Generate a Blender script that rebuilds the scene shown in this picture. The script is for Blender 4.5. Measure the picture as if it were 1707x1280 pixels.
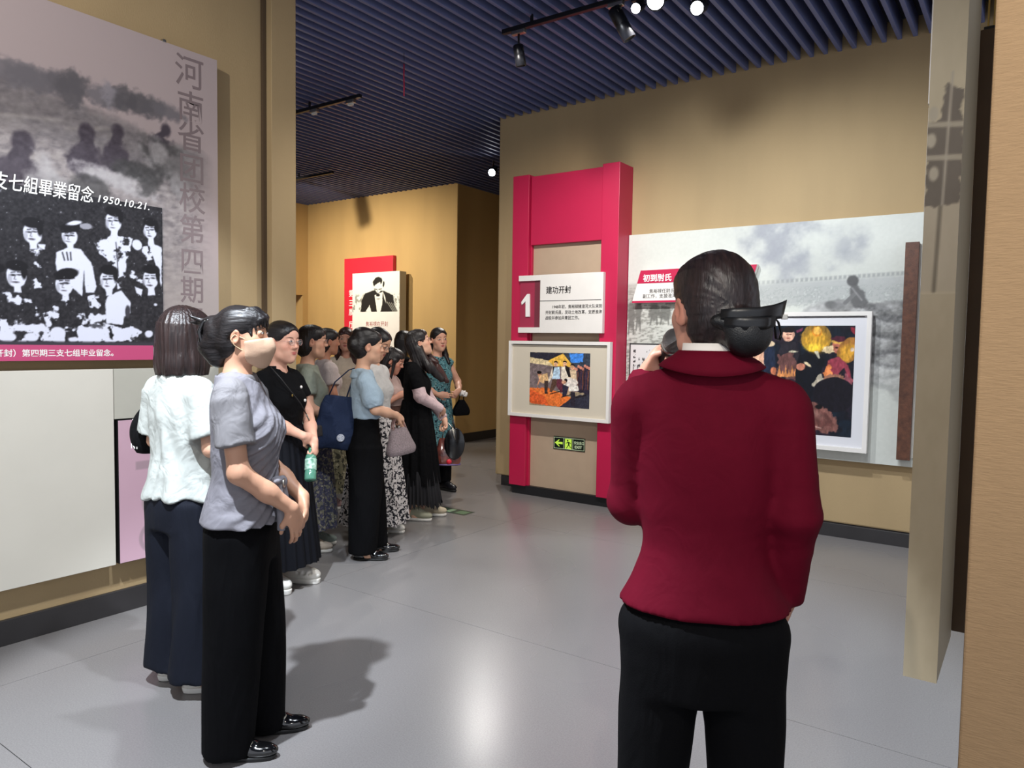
import bpy, bmesh, math, random
import numpy as np
from mathutils import Vector, Matrix, Euler

for o in list(bpy.data.objects):
    bpy.data.objects.remove(o, do_unlink=True)
SC = bpy.context.scene
COL = SC.collection
PI = math.pi
rad = math.radians

# ---------------------------------------------------------------- camera
# room axes: +Y runs along the left exhibition wall (away), +X along the feature wall (to the right), Z up
FPX, EYE = 1229.1, 1.5
CAMR = np.array([[0.815, 0.044, -0.578], [0.579, -0.037, 0.814], [0.015, -0.998, -0.056]])
cam_d = bpy.data.cameras.new('camera')
cam_d.sensor_width = 36.0
cam_d.lens = FPX / 1707 * 36
cam_d.clip_start = 0.05
cam = bpy.data.objects.new('camera', cam_d)
COL.objects.link(cam)
_x = Vector(CAMR[:, 0]).normalized(); _z = -Vector(CAMR[:, 2]).normalized()
_y = _z.cross(_x).normalized(); _x = _y.cross(_z).normalized()
_m = Matrix((_x, _y, _z)).transposed().to_4x4()
_m.translation = (0, 0, EYE)
cam.matrix_world = _m
SC.camera = cam

# ---------------------------------------------------------------- world, exposure
w = bpy.data.worlds.new('hall')
SC.world = w
w.use_nodes = True
w.node_tree.nodes['Background'].inputs[0].default_value = (0.86, 0.90, 1.0, 1)
w.node_tree.nodes['Background'].inputs[1].default_value = 0.80
SC.view_settings.view_transform = 'Standard'
SC.view_settings.look = 'None'
SC.view_settings.gamma = 1.0
SC.view_settings.use_curve_mapping = False
SC.view_settings.exposure = 0.5

# ---------------------------------------------------------------- track spot lights, added fill spots last
def spot(loc, target, power, size=60, blend=0.5, col=(1, 0.97, 0.93), r=0.04):
    l = bpy.data.lights.new('spot_light', 'SPOT')
    l.energy = power; l.spot_size = rad(size); l.spot_blend = blend
    l.color = col; l.shadow_soft_size = r
    o = bpy.data.objects.new('spot_light', l)
    COL.objects.link(o)
    o.location = loc
    d = Vector(target) - Vector(loc)
    o.rotation_euler = d.to_track_quat('-Z', 'Y').to_euler()
    return o

COOL = (0.84, 0.91, 1.0); NEUT = (1.0, 0.96, 0.90); WARM = (1.0, 0.90, 0.74)
# aisle track along the left wall
spot((-1.65, 1.75, 3.62), (-3.9, 1.70, 0.35), 185, 62, 0.35, COOL)
spot((-1.90, 0.50, 3.62), (-2.0, 2.2, 0.0), 720, 60, 0.30, COOL)
spot((-1.75, -0.9, 3.62), (-3.9, 1.4, 2.1), 260, 66, 0.8, NEUT)
spot((-1.6, 3.1, 3.62), (-3.5, 4.0, 0.3), 80, 50, 0.6, NEUT)
# feature wall track
spot((-3.05, 4.00, 3.55), (-3.7, 5.95, 1.5), 135, 95, 1.0, (1, 0.94, 0.87))
spot((-2.30, 4.00, 3.50), (-2.2, 6.2, 1.4), 132, 105, 1.0, (0.94, 0.97, 1.0))
spot((-1.40, 4.00, 3.55), (-1.0, 6.2, 1.2), 138, 105, 1.0, (0.90, 0.95, 1.0))
spot((-2.10, 4.45, 3.55), (-4.3, 3.4, 1.0), 90, 70, 0.7, NEUT)
# back room
spot((-8.6, 5.9, 3.55), (-8.7, 8.35, 2.0), 245, 105, 1.0, WARM)
spot((-7.6, 5.9, 3.55), (-7.5, 8.35, 1.9), 105, 100, 1.0, WARM)
spot((-9.0, 5.6, 3.55), (-10.2, 7.6, 2.0), 90, 100, 0.9, WARM)
spot((-5.74, 7.5, 3.6), (-4.7, 5.8, 0.0), 190, 80, 0.7, NEUT)
spot((-5.6, 4.3, 3.6), (-4.6, 4.4, 0.8), 110, 80, 0.6, NEUT)
# added fill spots without fixtures: right floor, near wall, printed column
spot((-0.95, 2.75, 3.62), (-0.55, 4.3, 0.0), 190, 74, 0.8, COOL)
spot((0.7, -0.9, 3.4), (0.1, 2.0, 1.6), 130, 80, 0.9, (1, 0.93, 0.82))
spot((-0.75, -0.9, 3.5), (-0.23, 2.4, 1.5), 130, 34, 0.8, NEUT)
# ---------------------------------------------------------------- helpers: naming, linking
def tag(o, label=None, cat=None, group=None, kind=None):
    if label: o['label'] = label
    if cat: o['category'] = cat
    if group: o['group'] = group
    if kind: o['kind'] = kind
    return o

def empty(name, loc=(0, 0, 0), rot=(0, 0, 0), label=None, cat=None, group=None):
    o = bpy.data.objects.new(name, None)
    o.empty_display_size = 0.1
    COL.objects.link(o)
    o.location = loc; o.rotation_euler = rot
    return tag(o, label, cat, group)

def obj(name, me, mat=None, parent=None, loc=None, rot=None):
    o = bpy.data.objects.new(name, me)
    COL.objects.link(o)
    if mat is not None:
        me.materials.clear()
        for m in (mat if isinstance(mat, (list, tuple)) else [mat]):
            me.materials.append(m)
    if parent: o.parent = parent
    if loc is not None: o.location = loc
    if rot is not None: o.rotation_euler = rot
    return o

def copy_tree(o, parent=None):
    c = o.copy(); COL.objects.link(c); c.parent = parent
    for ch in list(o.children):
        copy_tree(ch, c)
    return c

# ---------------------------------------------------------------- helpers: materials
def s2l(c):
    c = np.asarray(c, float)
    return np.where(c <= 0.04045, c / 12.92, ((c + 0.055) / 1.055) ** 2.4)

def rgb(h):
    if isinstance(h, str):
        h = h.lstrip('#')
        h = [int(h[i:i + 2], 16) / 255 for i in (0, 2, 4)]
    return tuple(float(v) for v in s2l(h)) + (1.0,)

def mat(name, color, rough=0.6, metal=0.0, spec=0.5, var=0.0, var_scale=8.0, bump=0.0, bump_scale=60.0,
        stretch=(1, 1, 1), emit=None, emit_s=0.0, coat=0.0, alpha=None, trans=0.0, attr=None, sheen=0.0, var_col=None, wrinkle=0.0, wr_scale=11.0):
    m = bpy.data.materials.new(name)
    m.use_nodes = True
    nt = m.node_tree; N = nt.nodes; L = nt.links
    b = N['Principled BSDF']
    base = rgb(color) if color is not None else (0.8, 0.8, 0.8, 1)
    b.inputs['Base Color'].default_value = base
    b.inputs['Roughness'].default_value = rough
    b.inputs['Metallic'].default_value = metal
    b.inputs['Specular IOR Level'].default_value = spec
    b.inputs['Coat Weight'].default_value = coat
    b.inputs['Sheen Weight'].default_value = sheen
    b.inputs['Transmission Weight'].default_value = trans
    if alpha is not None: b.inputs['Alpha'].default_value = alpha
    if emit is not None:
        b.inputs['Emission Color'].default_value = rgb(emit)
        b.inputs['Emission Strength'].default_value = emit_s
    src = None
    if attr:
        a = N.new('ShaderNodeAttribute'); a.attribute_name = attr
        L.new(a.outputs['Color'], b.inputs['Base Color']); src = a.outputs['Color']
    if var or bump:
        tc = N.new('ShaderNodeTexCoord'); mp = N.new('ShaderNodeMapping')
        mp.inputs['Scale'].default_value = stretch
        L.new(tc.outputs['Object'], mp.inputs['Vector'])
    if var:
        n = N.new('ShaderNodeTexNoise'); n.inputs['Scale'].default_value = var_scale; n.inputs['Detail'].default_value = 4
        L.new(mp.outputs[0], n.inputs['Vector'])
        mx = N.new('ShaderNodeMix'); mx.data_type = 'RGBA'
        r = N.new('ShaderNodeMapRange'); r.inputs[1].default_value = 0.3; r.inputs[2].default_value = 0.7
        L.new(n.outputs[0], r.inputs[0]); L.new(r.outputs[0], mx.inputs[0])
        c2 = rgb(var_col) if var_col else tuple(min(1, v * (1 + var)) for v in base[:3]) + (1,)
        c1 = base if var_col else tuple(v * (1 - var) for v in base[:3]) + (1,)
        mx.inputs[6].default_value = c1; mx.inputs[7].default_value = c2
        L.new(mx.outputs[2], b.inputs['Base Color'])
    if bump:
        n2 = N.new('ShaderNodeTexNoise'); n2.inputs['Scale'].default_value = bump_scale; n2.inputs['Detail'].default_value = 3
        L.new(mp.outputs[0], n2.inputs['Vector'])
        bp = N.new('ShaderNodeBump'); bp.inputs['Strength'].default_value = bump; bp.inputs['Distance'].default_value = 0.01
        L.new(n2.outputs[0], bp.inputs['Height']); L.new(bp.outputs[0], b.inputs['Normal'])
        if wrinkle:
            n3 = N.new('ShaderNodeTexNoise'); n3.inputs['Scale'].default_value = wr_scale; n3.inputs['Detail'].default_value = 2.5; n3.inputs['Distortion'].default_value = 1.4
            L.new(mp.outputs[0], n3.inputs['Vector'])
            b3 = N.new('ShaderNodeBump'); b3.inputs['Strength'].default_value = wrinkle; b3.inputs['Distance'].default_value = 0.03
            L.new(n3.outputs[0], b3.inputs['Height']); L.new(b3.outputs[0], bp.inputs['Normal'])
    return m

# ---------------------------------------------------------------- helpers: meshes
def mesh_np(name, V, F, smooth=True, cols=None):
    """V (n,3); F (m,4) or (m,3) int arrays, or a list of them."""
    me = bpy.data.meshes.new(name)
    Fs = F if isinstance(F, list) else [F]
    Fs = [np.asarray(f, np.int32) for f in Fs if len(f)]
    V = np.asarray(V, np.float32)
    me.vertices.add(len(V)); me.vertices.foreach_set('co', V.ravel())
    nl = sum(f.size for f in Fs); nf = sum(len(f) for f in Fs)
    me.loops.add(nl); me.polygons.add(nf)
    me.loops.foreach_set('vertex_index', np.concatenate([f.ravel() for f in Fs]))
    tot = np.concatenate([np.full(len(f), f.shape[1], np.int32) for f in Fs])
    st = np.concatenate([[0], np.cumsum(tot)[:-1]]).astype(np.int32)
    me.polygons.foreach_set('loop_start', st)
    try: me.polygons.foreach_set('loop_total', tot)
    except Exception: pass
    me.polygons.foreach_set('use_smooth', np.full(nf, bool(smooth)))
    me.update(calc_edges=True)
    me.validate()
    if cols is not None:
        a = me.color_attributes.new('Col', 'FLOAT_COLOR', 'POINT')
        c = np.ones((len(V), 4), np.float32); c[:, :3] = s2l(np.clip(cols, 0, 1))
        a.data.foreach_set('color', c.ravel())
    return me

def bm_mesh(name, bm, smooth=False):
    bmesh.ops.recalc_face_normals(bm, faces=bm.faces)
    me = bpy.data.meshes.new(name); bm.to_mesh(me); bm.free()
    if smooth:
        me.polygons.foreach_set('use_smooth', np.ones(len(me.polygons), bool))
    return me

def bm_box(bm, x0, x1, y0, y1, z0, z1):
    vs = [bm.verts.new(p) for p in ((x0, y0, z0), (x1, y0, z0), (x1, y1, z0), (x0, y1, z0), (x0, y0, z1), (x1, y0, z1), (x1, y1, z1), (x0, y1, z1))]
    for f in ((0, 3, 2, 1), (4, 5, 6, 7), (0, 1, 5, 4), (1, 2, 6, 5), (2, 3, 7, 6), (3, 0, 4, 7)):
        bm.faces.new([vs[i] for i in f])

def box_mesh(name, x0, x1, y0, y1, z0, z1, bev=0.0):
    bm = bmesh.new(); bm_box(bm, x0, x1, y0, y1, z0, z1)
    if bev:
        bmesh.ops.bevel(bm, geom=list(bm.edges), offset=bev, segments=2, affect='EDGES', profile=0.5)
    return bm_mesh(name, bm)

def box(name, x0, x1, y0, y1, z0, z1, m, parent=None, bev=0.0):
    return obj(name, box_mesh(name, x0, x1, y0, y1, z0, z1, bev), m, parent)

def prism_mesh(name, pts, z0, z1, bev=0.0):
    """polygon pts (x,y) counter-clockwise, extruded in z"""
    bm = bmesh.new()
    a = [bm.verts.new((x, y, z0)) for x, y in pts]; b = [bm.verts.new((x, y, z1)) for x, y in pts]
    bm.faces.new(a[::-1]); bm.faces.new(b)
    n = len(pts)
    for i in range(n):
        bm.faces.new((a[i], a[(i + 1) % n], b[(i + 1) % n], b[i]))
    if bev:
        bmesh.ops.bevel(bm, geom=list(bm.edges), offset=bev, segments=2, affect='EDGES', profile=0.5)
    return bm_mesh(name, bm)

def frame_mesh(name, u0, u1, v0, v1, t, w0, w1):
    """a rectangular picture frame: four mitred rails"""
    bm = bmesh.new()
    o = [(u0, v0), (u1, v0), (u1, v1), (u0, v1)]
    i = [(u0 + t, v0 + t), (u1 - t, v0 + t), (u1 - t, v1 - t), (u0 + t, v1 - t)]
    O0 = [bm.verts.new((*p, w0)) for p in o]; O1 = [bm.verts.new((*p, w1)) for p in o]
    I0 = [bm.verts.new((*p, w0)) for p in i]; I1 = [bm.verts.new((*p, w1)) for p in i]
    for k in range(4):
        j = (k + 1) % 4
        bm.faces.new((O0[k], O0[j], O1[j], O1[k])); bm.faces.new((I0[j], I0[k], I1[k], I1[j]))
        bm.faces.new((O1[k], O1[j], I1[j], I1[k])); bm.faces.new((O0[j], O0[k], I0[k], I0[j]))
    return bm_mesh(name, bm)

def tube_mesh(name, pts, r, seg=8, closed=False, sq=1.0):
    P = np.asarray(pts, float); n = len(P)
    rr = np.full(n, r) if np.isscalar(r) else np.asarray(r, float)
    T = np.gradient(P, axis=0) if not closed else np.roll(P, -1, 0) - np.roll(P, 1, 0)
    T /= np.linalg.norm(T, axis=1)[:, None] + 1e-12
    u = np.cross(T[0], [0, 0, 1.0])
    if np.linalg.norm(u) < 1e-3: u = np.cross(T[0], [0, 1.0, 0])
    V = []
    a = np.arange(seg) * 2 * PI / seg
    for i in range(n):
        u = u - T[i] * (u @ T[i]); u /= np.linalg.norm(u) + 1e-12
        v = np.cross(T[i], u)
        V.append(P[i] + rr[i] * (np.cos(a)[:, None] * u + sq * np.sin(a)[:, None] * v))
    V = np.concatenate(V)
    F = []
    m = n if closed else n - 1
    for i in range(m):
        j = (i + 1) % n
        for k in range(seg):
            l = (k + 1) % seg
            F.append((i * seg + k, i * seg + l, j * seg + l, j * seg + k))
    Fs = [np.array(F)]
    if not closed:
        Fs.append(np.array([[*range(seg)][::-1], [(n - 1) * seg + k for k in range(seg)]]))
    return mesh_np(name, V, Fs)

def lathe_mesh(name, prof, seg=20, axis=(0, 0, 1), loc=(0, 0, 0)):
    """prof: list of (r, h) along axis"""
    q = Vector((0, 0, 1)).rotation_difference(Vector(axis)).to_matrix()
    V = []
    for r, h in prof:
        for k in range(seg):
            a = k * 2 * PI / seg
            V.append(q @ Vector((max(r, 1e-5) * math.cos(a), max(r, 1e-5) * math.sin(a), h)) + Vector(loc))
    n = len(prof); F = []
    for i in range(n - 1):
        for k in range(seg):
            l = (k + 1) % seg
            F.append((i * seg + k, i * seg + l, (i + 1) * seg + l, (i + 1) * seg + k))
    return mesh_np(name, [tuple(v) for v in V], [np.array(F)])

def text_mesh(name, s, size, extrude=0.0, align='LEFT', sx=1.0, bold=0.0, shear=0.0, space=1.0):
    cu = bpy.data.curves.new(name, 'FONT')
    cu.body = s; cu.size = size; cu.extrude = extrude; cu.align_x = align; cu.offset = bold; cu.shear = shear
    cu.space_character = space; cu.resolution_u = 3
    o = bpy.data.objects.new(name, cu); COL.objects.link(o)
    bpy.context.view_layer.update()
    me = bpy.data.meshes.new_from_object(o.evaluated_get(bpy.context.evaluated_depsgraph_get()))
    bpy.data.objects.remove(o, do_unlink=True)
    me.name = name
    if sx != 1.0: me.transform(Matrix.Diagonal((sx, 1, 1, 1)))
    return me

def text(name, s, size, m, parent, u, v, wd, align='LEFT', sx=1.0, bold=0.0, rot=0.0, extrude=0.0006, shear=0.0, space=1.0):
    return obj(name, text_mesh(name, s, size, extrude, align, sx, bold, shear, space), m, parent, (u, v, wd), (0, 0, rot))

# ---------------------------------------------------------------- numpy noise and flat-print painter
_rs = np.random.RandomState(7)
_LAT = _rs.rand(64, 64).astype(np.float32)

def vnoise(x, y):
    xi = np.floor(x).astype(int); yi = np.floor(y).astype(int)
    fx = x - xi; fy = y - yi
    fx = fx * fx * (3 - 2 * fx); fy = fy * fy * (3 - 2 * fy)
    g = lambda a, b: _LAT[a % 64, b % 64]
    return (g(xi, yi) * (1 - fx) + g(xi + 1, yi) * fx) * (1 - fy) + (g(xi, yi + 1) * (1 - fx) + g(xi + 1, yi + 1) * fx) * fy

def fbm(x, y, o=4):
    s = 0; a = 0.5; t = 0
    for i in range(o):
        s = s + a * vnoise(x * 2 ** i + 17.3 * i, y * 2 ** i + 9.1 * i); t += a; a *= 0.5
    return s / t

class Print:
    """a flat printed picture: a fine grid whose vertices carry the printed colour.  u right, v up (metres)."""
    def __init__(s, u0, u1, v0, v1, step, bg=(1, 1, 1)):
        s.b = (u0, u1, v0, v1)
        s.nu = max(2, int(round((u1 - u0) / step)) + 1); s.nv = max(2, int(round((v1 - v0) / step)) + 1)
        u = np.linspace(u0, u1, s.nu); v = np.linspace(v0, v1, s.nv)
        s.U, s.V = np.meshgrid(u, v)
        s.C = np.zeros(s.U.shape + (3,)); s.C[:] = bg
        s.soft = step * 0.7
    def mix(s, a, col):
        a = np.clip(a, 0, 1)
        if np.ndim(col) >= 2 and np.shape(col)[:2] == s.U.shape:
            c = col if np.ndim(col) == 3 else np.repeat(np.asarray(col)[..., None], 3, 2)
        else:
            c = np.array(col, float) if np.ndim(col) else np.array([col] * 3, float)
        s.C = s.C * (1 - a[..., None]) + c * a[..., None]
    def cov(s, d, soft=None):
        return np.clip(0.5 - d / (2 * (soft or s.soft)), 0, 1)
    def ell(s, cx, cy, rx, ry, col, rot=0, soft=None, op=1.0, wob=0):
        x = s.U - cx; y = s.V - cy
        if rot:
            c, n = math.cos(rot), math.sin(rot); x, y = x * c + y * n, -x * n + y * c
        k = np.sqrt((x / rx) ** 2 + (y / ry) ** 2)
        d = (k - 1) * min(rx, ry)
        if wob: d = d + wob * (fbm(s.U * 40 + cx * 91, s.V * 40 + cy * 77, 3) - 0.5)
        s.mix(s.cov(d, soft) * op, col)
    def poly(s, pts, col, soft=None, op=1.0, wob=0):
        P = np.asarray(pts, float); n = len(P)
        m = (s.soft if soft is None else soft) * 2 + abs(wob) + 1e-6
        iu = (s.U[0] >= P[:, 0].min() - m) & (s.U[0] <= P[:, 0].max() + m)
        iv = (s.V[:, 0] >= P[:, 1].min() - m) & (s.V[:, 0] <= P[:, 1].max() + m)
        if not iu.any() or not iv.any(): return
        sl = np.ix_(iv, iu); x = s.U[sl]; y = s.V[sl]
        ins = np.zeros(x.shape, bool); d2 = np.full(x.shape, 1e9)
        for i in range(n):
            a = P[i]; b = P[(i + 1) % n]; e = b - a
            t = np.clip(((x - a[0]) * e[0] + (y - a[1]) * e[1]) / (e @ e + 1e-12), 0, 1)
            d2 = np.minimum(d2, (x - a[0] - t * e[0]) ** 2 + (y - a[1] - t * e[1]) ** 2)
            if a[1] != b[1]:
                ins ^= ((a[1] > y) != (b[1] > y)) & (x < (b[0] - a[0]) * (y - a[1]) / (b[1] - a[1]) + a[0])
        d = np.sqrt(d2) * np.where(ins, -1, 1)
        if wob: d = d + wob * (fbm(x * 40, y * 40, 3) - 0.5)
        A = np.zeros(s.U.shape); A[sl] = s.cov(d, soft) * op
        s.mix(A, col)
    def line(s, pts, wd, col, soft=None, op=1.0):
        P = np.asarray(pts, float); d2 = np.full(s.U.shape, 1e9)
        for a, b in zip(P[:-1], P[1:]):
            e = b - a
            t = np.clip(((s.U - a[0]) * e[0] + (s.V - a[1]) * e[1]) / (e @ e + 1e-12), 0, 1)
            d2 = np.minimum(d2, (s.U - a[0] - t * e[0]) ** 2 + (s.V - a[1] - t * e[1]) ** 2)
        s.mix(s.cov(np.sqrt(d2) - wd / 2, soft) * op, col)
    def mesh(s, name, wd=0.0):
        n = s.nu
        i = np.arange((s.nv - 1) * n).reshape(s.nv - 1, n)[:, :-1].ravel()
        F = np.stack([i, i + 1, i + 1 + n, i + n], 1)
        V = np.stack([s.U.ravel(), s.V.ravel(), np.full(s.U.size, wd)], 1)
        return mesh_np(name, V, F, False, s.C.reshape(-1, 3))

# pixel of the photograph -> a point on a plane of the room (used once, to take measurements)
def _ray(x, y):
    return CAMR @ np.array([x - 853.5, y - 640.0, FPX])
def on_y(x, y, Y):
    d = _ray(x, y); t = Y / d[1]; return d[0] * t, EYE + d[2] * t      # X, Z
def on_x(x, y, X):
    d = _ray(x, y); t = X / d[0]; return d[1] * t, EYE + d[2] * t      # Y, Z
def on_floor(x, y, z=0.0):
    d = _ray(x, y); t = (z - EYE) / d[2]; return d[0] * t, d[1] * t
# ---------------------------------------------------------------- materials of the room
M = {}
M['gold'] = mat('wall_cloth', '#ab946f', 0.75, spec=0.25, var=0.05, var_scale=3, bump=0.12, bump_scale=260, stretch=(1, 1, 0.25))
M['gold_back'] = mat('wall_cloth_warm_lit', '#bd9c66', 0.75, spec=0.25, var=0.05, var_scale=3, bump=0.1, bump_scale=260, stretch=(1, 1, 0.25))  # yellower copy of the wall cloth, warm lamp light put into its colour
M['gold_near'] = mat('wall_cloth_coarse', '#a08361', 0.75, spec=0.25, var=0.05, var_scale=90, bump=0.25, bump_scale=180, stretch=(0.35, 0.35, 2.2))
M['dark_wall'] = mat('dark_olive_wall', '#4e4636', 0.75, spec=0.25, var=0.08, bump=0.1, bump_scale=200)
M['base'] = mat('dark_baseboard', '#2d2b2c', 0.45, var=0.1)
M['black'] = mat('matt_black', '#141417', 0.5)
M['slat'] = mat('navy_slat', '#616a94', 0.5, var=0.06, var_scale=2)
M['plenum'] = mat('dark_plenum', '#272b40', 0.8)
M['red'] = mat('crimson_board', '#bb1746', 0.42, var=0.04, var_scale=3)
M['red2'] = mat('scarlet_board', '#d02238', 0.45, var=0.04, var_scale=3)
M['white'] = mat('white_board', '#e6e2dc', 0.5, var=0.02)
M['cream'] = mat('cream_panel', '#d6d2c6', 0.5, var=0.03, var_scale=3)
M['greige'] = mat('greige_board', '#b39c84', 0.6, var=0.03)
M['print'] = mat('printed_board', None, 0.5, attr='Col', spec=0.3)
M['print_gloss'] = mat('printed_gloss', None, 0.4, attr='Col', spec=0.3)
M['lettering_white'] = mat('white_lettering', '#f2f0ec', 0.5)
M['lettering_black'] = mat('black_lettering', '#1c1716', 0.5)
M['lettering_red'] = mat('red_lettering', '#9a3530', 0.5)
M['wood'] = mat('walnut_board', '#573423', 0.5, var=0.35, var_scale=5, bump=0.15, bump_scale=30, stretch=(6, 6, 0.6))
M['metal'] = mat('brushed_metal', '#b8b4aa', 0.3, metal=1.0)
M['brass'] = mat('brass_trim', '#c8a860', 0.3, metal=1.0)

# polished grey floor
def floor_mat():
    m = mat('polished_grey_floor', '#8a8785', 0.25, spec=0.5)
    nt = m.node_tree; N = nt.nodes; L = nt.links; b = N['Principled BSDF']
    tc = N.new('ShaderNodeTexCoord')
    n1 = N.new('ShaderNodeTexNoise'); n1.inputs['Scale'].default_value = 0.7; n1.inputs['Detail'].default_value = 2
    n2 = N.new('ShaderNodeTexNoise'); n2.inputs['Scale'].default_value = 170; n2.inputs['Detail'].default_value = 2
    for n in (n1, n2): L.new(tc.outputs['Object'], n.inputs['Vector'])
    a = N.new('ShaderNodeMix'); a.data_type = 'RGBA'; a.inputs[6].default_value = rgb('#757271'); a.inputs[7].default_value = rgb('#848180')
    L.new(n1.outputs[0], a.inputs[0])
    c = N.new('ShaderNodeMix'); c.data_type = 'RGBA'; c.blend_type = 'OVERLAY'; c.inputs[0].default_value = 0.25
    L.new(a.outputs[2], c.inputs[6]); L.new(n2.outputs[0], c.inputs[7]); L.new(c.outputs[2], b.inputs['Base Color'])
    r = N.new('ShaderNodeMapRange'); r.inputs[1].default_value = 0.3; r.inputs[2].default_value = 0.7; r.inputs[3].default_value = 0.24; r.inputs[4].default_value = 0.30
    L.new(n1.outputs[0], r.inputs[0]); L.new(r.outputs[0], b.inputs['Roughness'])
    bp = N.new('ShaderNodeBump'); bp.inputs['Strength'].default_value = 0.05; bp.inputs['Distance'].default_value = 0.004
    L.new(n2.outputs[0], bp.inputs['Height']); L.new(bp.outputs[0], b.inputs['Normal'])
    return m
M['floor'] = floor_mat()

def struct(name, o_or_me, m=None):
    o = o_or_me if isinstance(o_or_me, bpy.types.Object) else obj(name, o_or_me, m)
    o['kind'] = 'structure'
    return o

# ---------------------------------------------------------------- floor: cast bays with sawn joints between them
X0, X1 = -12.0, 2.5
ys = [-3.0, -0.88, 1.068, 3.016, 4.964, 6.912, 10.5]
bm = bmesh.new(); bm_box(bm, X0, X1, ys[0], ys[-1], -0.12, -0.006)
floor = struct('floor', bm_mesh('floor', bm), mat('joint_filler', '#4c4a49', 0.7))
for a, b_ in zip(ys[:-1], ys[1:]):
    for xa, xb in ((X0, -7.5), (-7.5, -3.55), (-3.55, 0.4), (0.4, X1)):
        box('floor_slab', xa + 0.0015, xb - 0.0015, a + 0.0015, b_ - 0.0015, -0.006, 0.0, M['floor'], floor)

# ---------------------------------------------------------------- ceiling: dark slats hung along Y under a black plenum
ceil = struct('ceiling', box_mesh('ceiling', X0, X1, -3.0, 10.5, 3.97, 4.07), M['plenum'])
def slat_mesh(y0, y1):
    return box_mesh('slat', -0.015, 0.015, y0, y1, 3.79, 3.93, 0.003)
sm_a = slat_mesh(-3.0, 6.30); sm_b = slat_mesh(-3.0, 10.4)
sm_a.materials.append(M['slat']); sm_b.materials.append(M['slat'])
x = -0.0
k = 0
while x > X0 + 0.2:
    xx = 0.93 - k * 0.1035
    x = xx; k += 1
    obj('slat', sm_a if xx > -4.62 else sm_b, None, ceil, (xx, 0, 0))

# ---------------------------------------------------------------- walls
# left exhibition wall: inner face at X = -4.0
WL = -4.0
wl = struct('wall_left', box_mesh('wall_left', WL - 0.34, WL - 0.02, -3.0, 3.10, 0.0, 3.97), M['gold'])
struct('baseboard_left', box_mesh('baseboard_left', WL - 0.02, WL + 0.002, -3.0, 2.90, 0.0, 0.125, 0.003), M['base'])
tr = struct('trim_1', box_mesh('trim_1', WL - 0.36, WL + 0.055, 2.93, 3.115, 0.0, 3.97, 0.004), M['gold'])
obj('gap_shade_strip', box_mesh('gap_shade_strip', WL - 0.02, WL + 0.004, 2.905, 2.93, 0.0, 3.97), mat('painted_gap_shade', '#54432f', .8), tr)  # brown strip painted to stand in for the shade in the gap

# feature wall, face at Y = 6.22, its far end at X = -4.62
wf = struct('wall_feature', box_mesh('wall_feature', -4.62, X1, 6.22, 6.50, 0.11, 3.94, 0.012), M['gold'])
struct('baseboard_feature', box_mesh('baseboard_feature', -4.55, X1, 6.235, 6.45, 0.0, 0.11), M['base'])
struct('trim_2', box_mesh('trim_2', -3.05, X1, 6.205, 6.235, 0.0, 0.105, 0.003), M['base'])

# back room
wb = struct('wall_back', box_mesh('wall_back', -10.26, -6.95, 8.35, 8.45, 0.0, 3.80), M['gold_back'])
struct('baseboard_back', box_mesh('baseboard_back', -10.26, -6.945, 8.335, 8.35, 0.0, 0.12), M['base'])
struct('wall_passage', box_mesh('wall_passage', -7.10, -6.946, 8.356, 10.5, 0.0, 3.80), M['gold_back'])
struct('wall_light_block', box_mesh('wall_light_block', -4.62, -4.45, 6.50, 10.4, 0.0, 3.94), M['gold'])  # unseen wall added to keep the world light out of the passage
struct('baseboard_passage', box_mesh('baseboard_passage', -6.946, -6.93, 8.335, 10.5, 0.0, 0.13), M['base'])
struct('wall_end', box_mesh('wall_end', -6.95, -4.0, 10.4, 10.5, 0.0, 3.97), M['gold_back'])
# side wall of the back room with a niche opening (recess seen beyond the lintel)
nz0, nz1, ny0, ny1 = 0.9, 2.255, 6.6, 8.235
bm = bmesh.new()
bm_box(bm, -10.56, -10.26, -3.0, ny0, 0, 3.80); bm_box(bm, -10.56, -10.26, ny1, 8.60, 0, 3.80)
bm_box(bm, -10.56, -10.26, ny0, ny1, 0, nz0); bm_box(bm, -10.56, -10.26, ny0, ny1, nz1, 3.80)
bm_box(bm, -10.60, -10.52, ny0, ny1, nz0, nz1)
wn = struct('wall_niche', bm_mesh('wall_niche', bm), M['gold_back'])
# ================================================================ displays on the feature wall (frame: u = X, v = Z, w = towards the hall)
HP = PI / 2
def front_frame(name, X, z, Y, label, cat, group=None):
    e = empty(name, (X, Y, z), (HP, 0, 0), label, cat, group); e['_o'] = (X, z, Y); return e
def side_frame(name, Yc, z, X, label, cat, group=None):
    e = empty(name, (X, Yc, z), (HP, 0, HP), label, cat, group); e['_o'] = (Yc, z, X); return e
def bx(name, e, u0, u1, v0, v1, w0, w1, m, bev=0.0, parent=None):
    """box in a wall frame, given in absolute u, v and w measured from the frame's plane"""
    U, V, _ = e['_o']
    return box(name, u0 - U, u1 - U, v0 - V, v1 - V, w0, w1, m, parent or e, bev)
def tx(name, e, s, size, m, u, v, w_, parent=None, **k):
    U, V, _ = e['_o']
    o = text(name, s, size, m, parent or e, u - U, v - V, w_, **k)
    if size < .045 and len(s) > 3 or name in ('handwritten_title', 'heading', 'title_character', 'lettering'): o['kind'] = 'stuff'
    return o
def pr(name, e, p, w_, m=None, parent=None):
    U, V, _ = e['_o']
    o = obj(name, p.mesh(name), m or M['print'], parent or e, (-U, -V, w_)); return o

YF = 6.22
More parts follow.
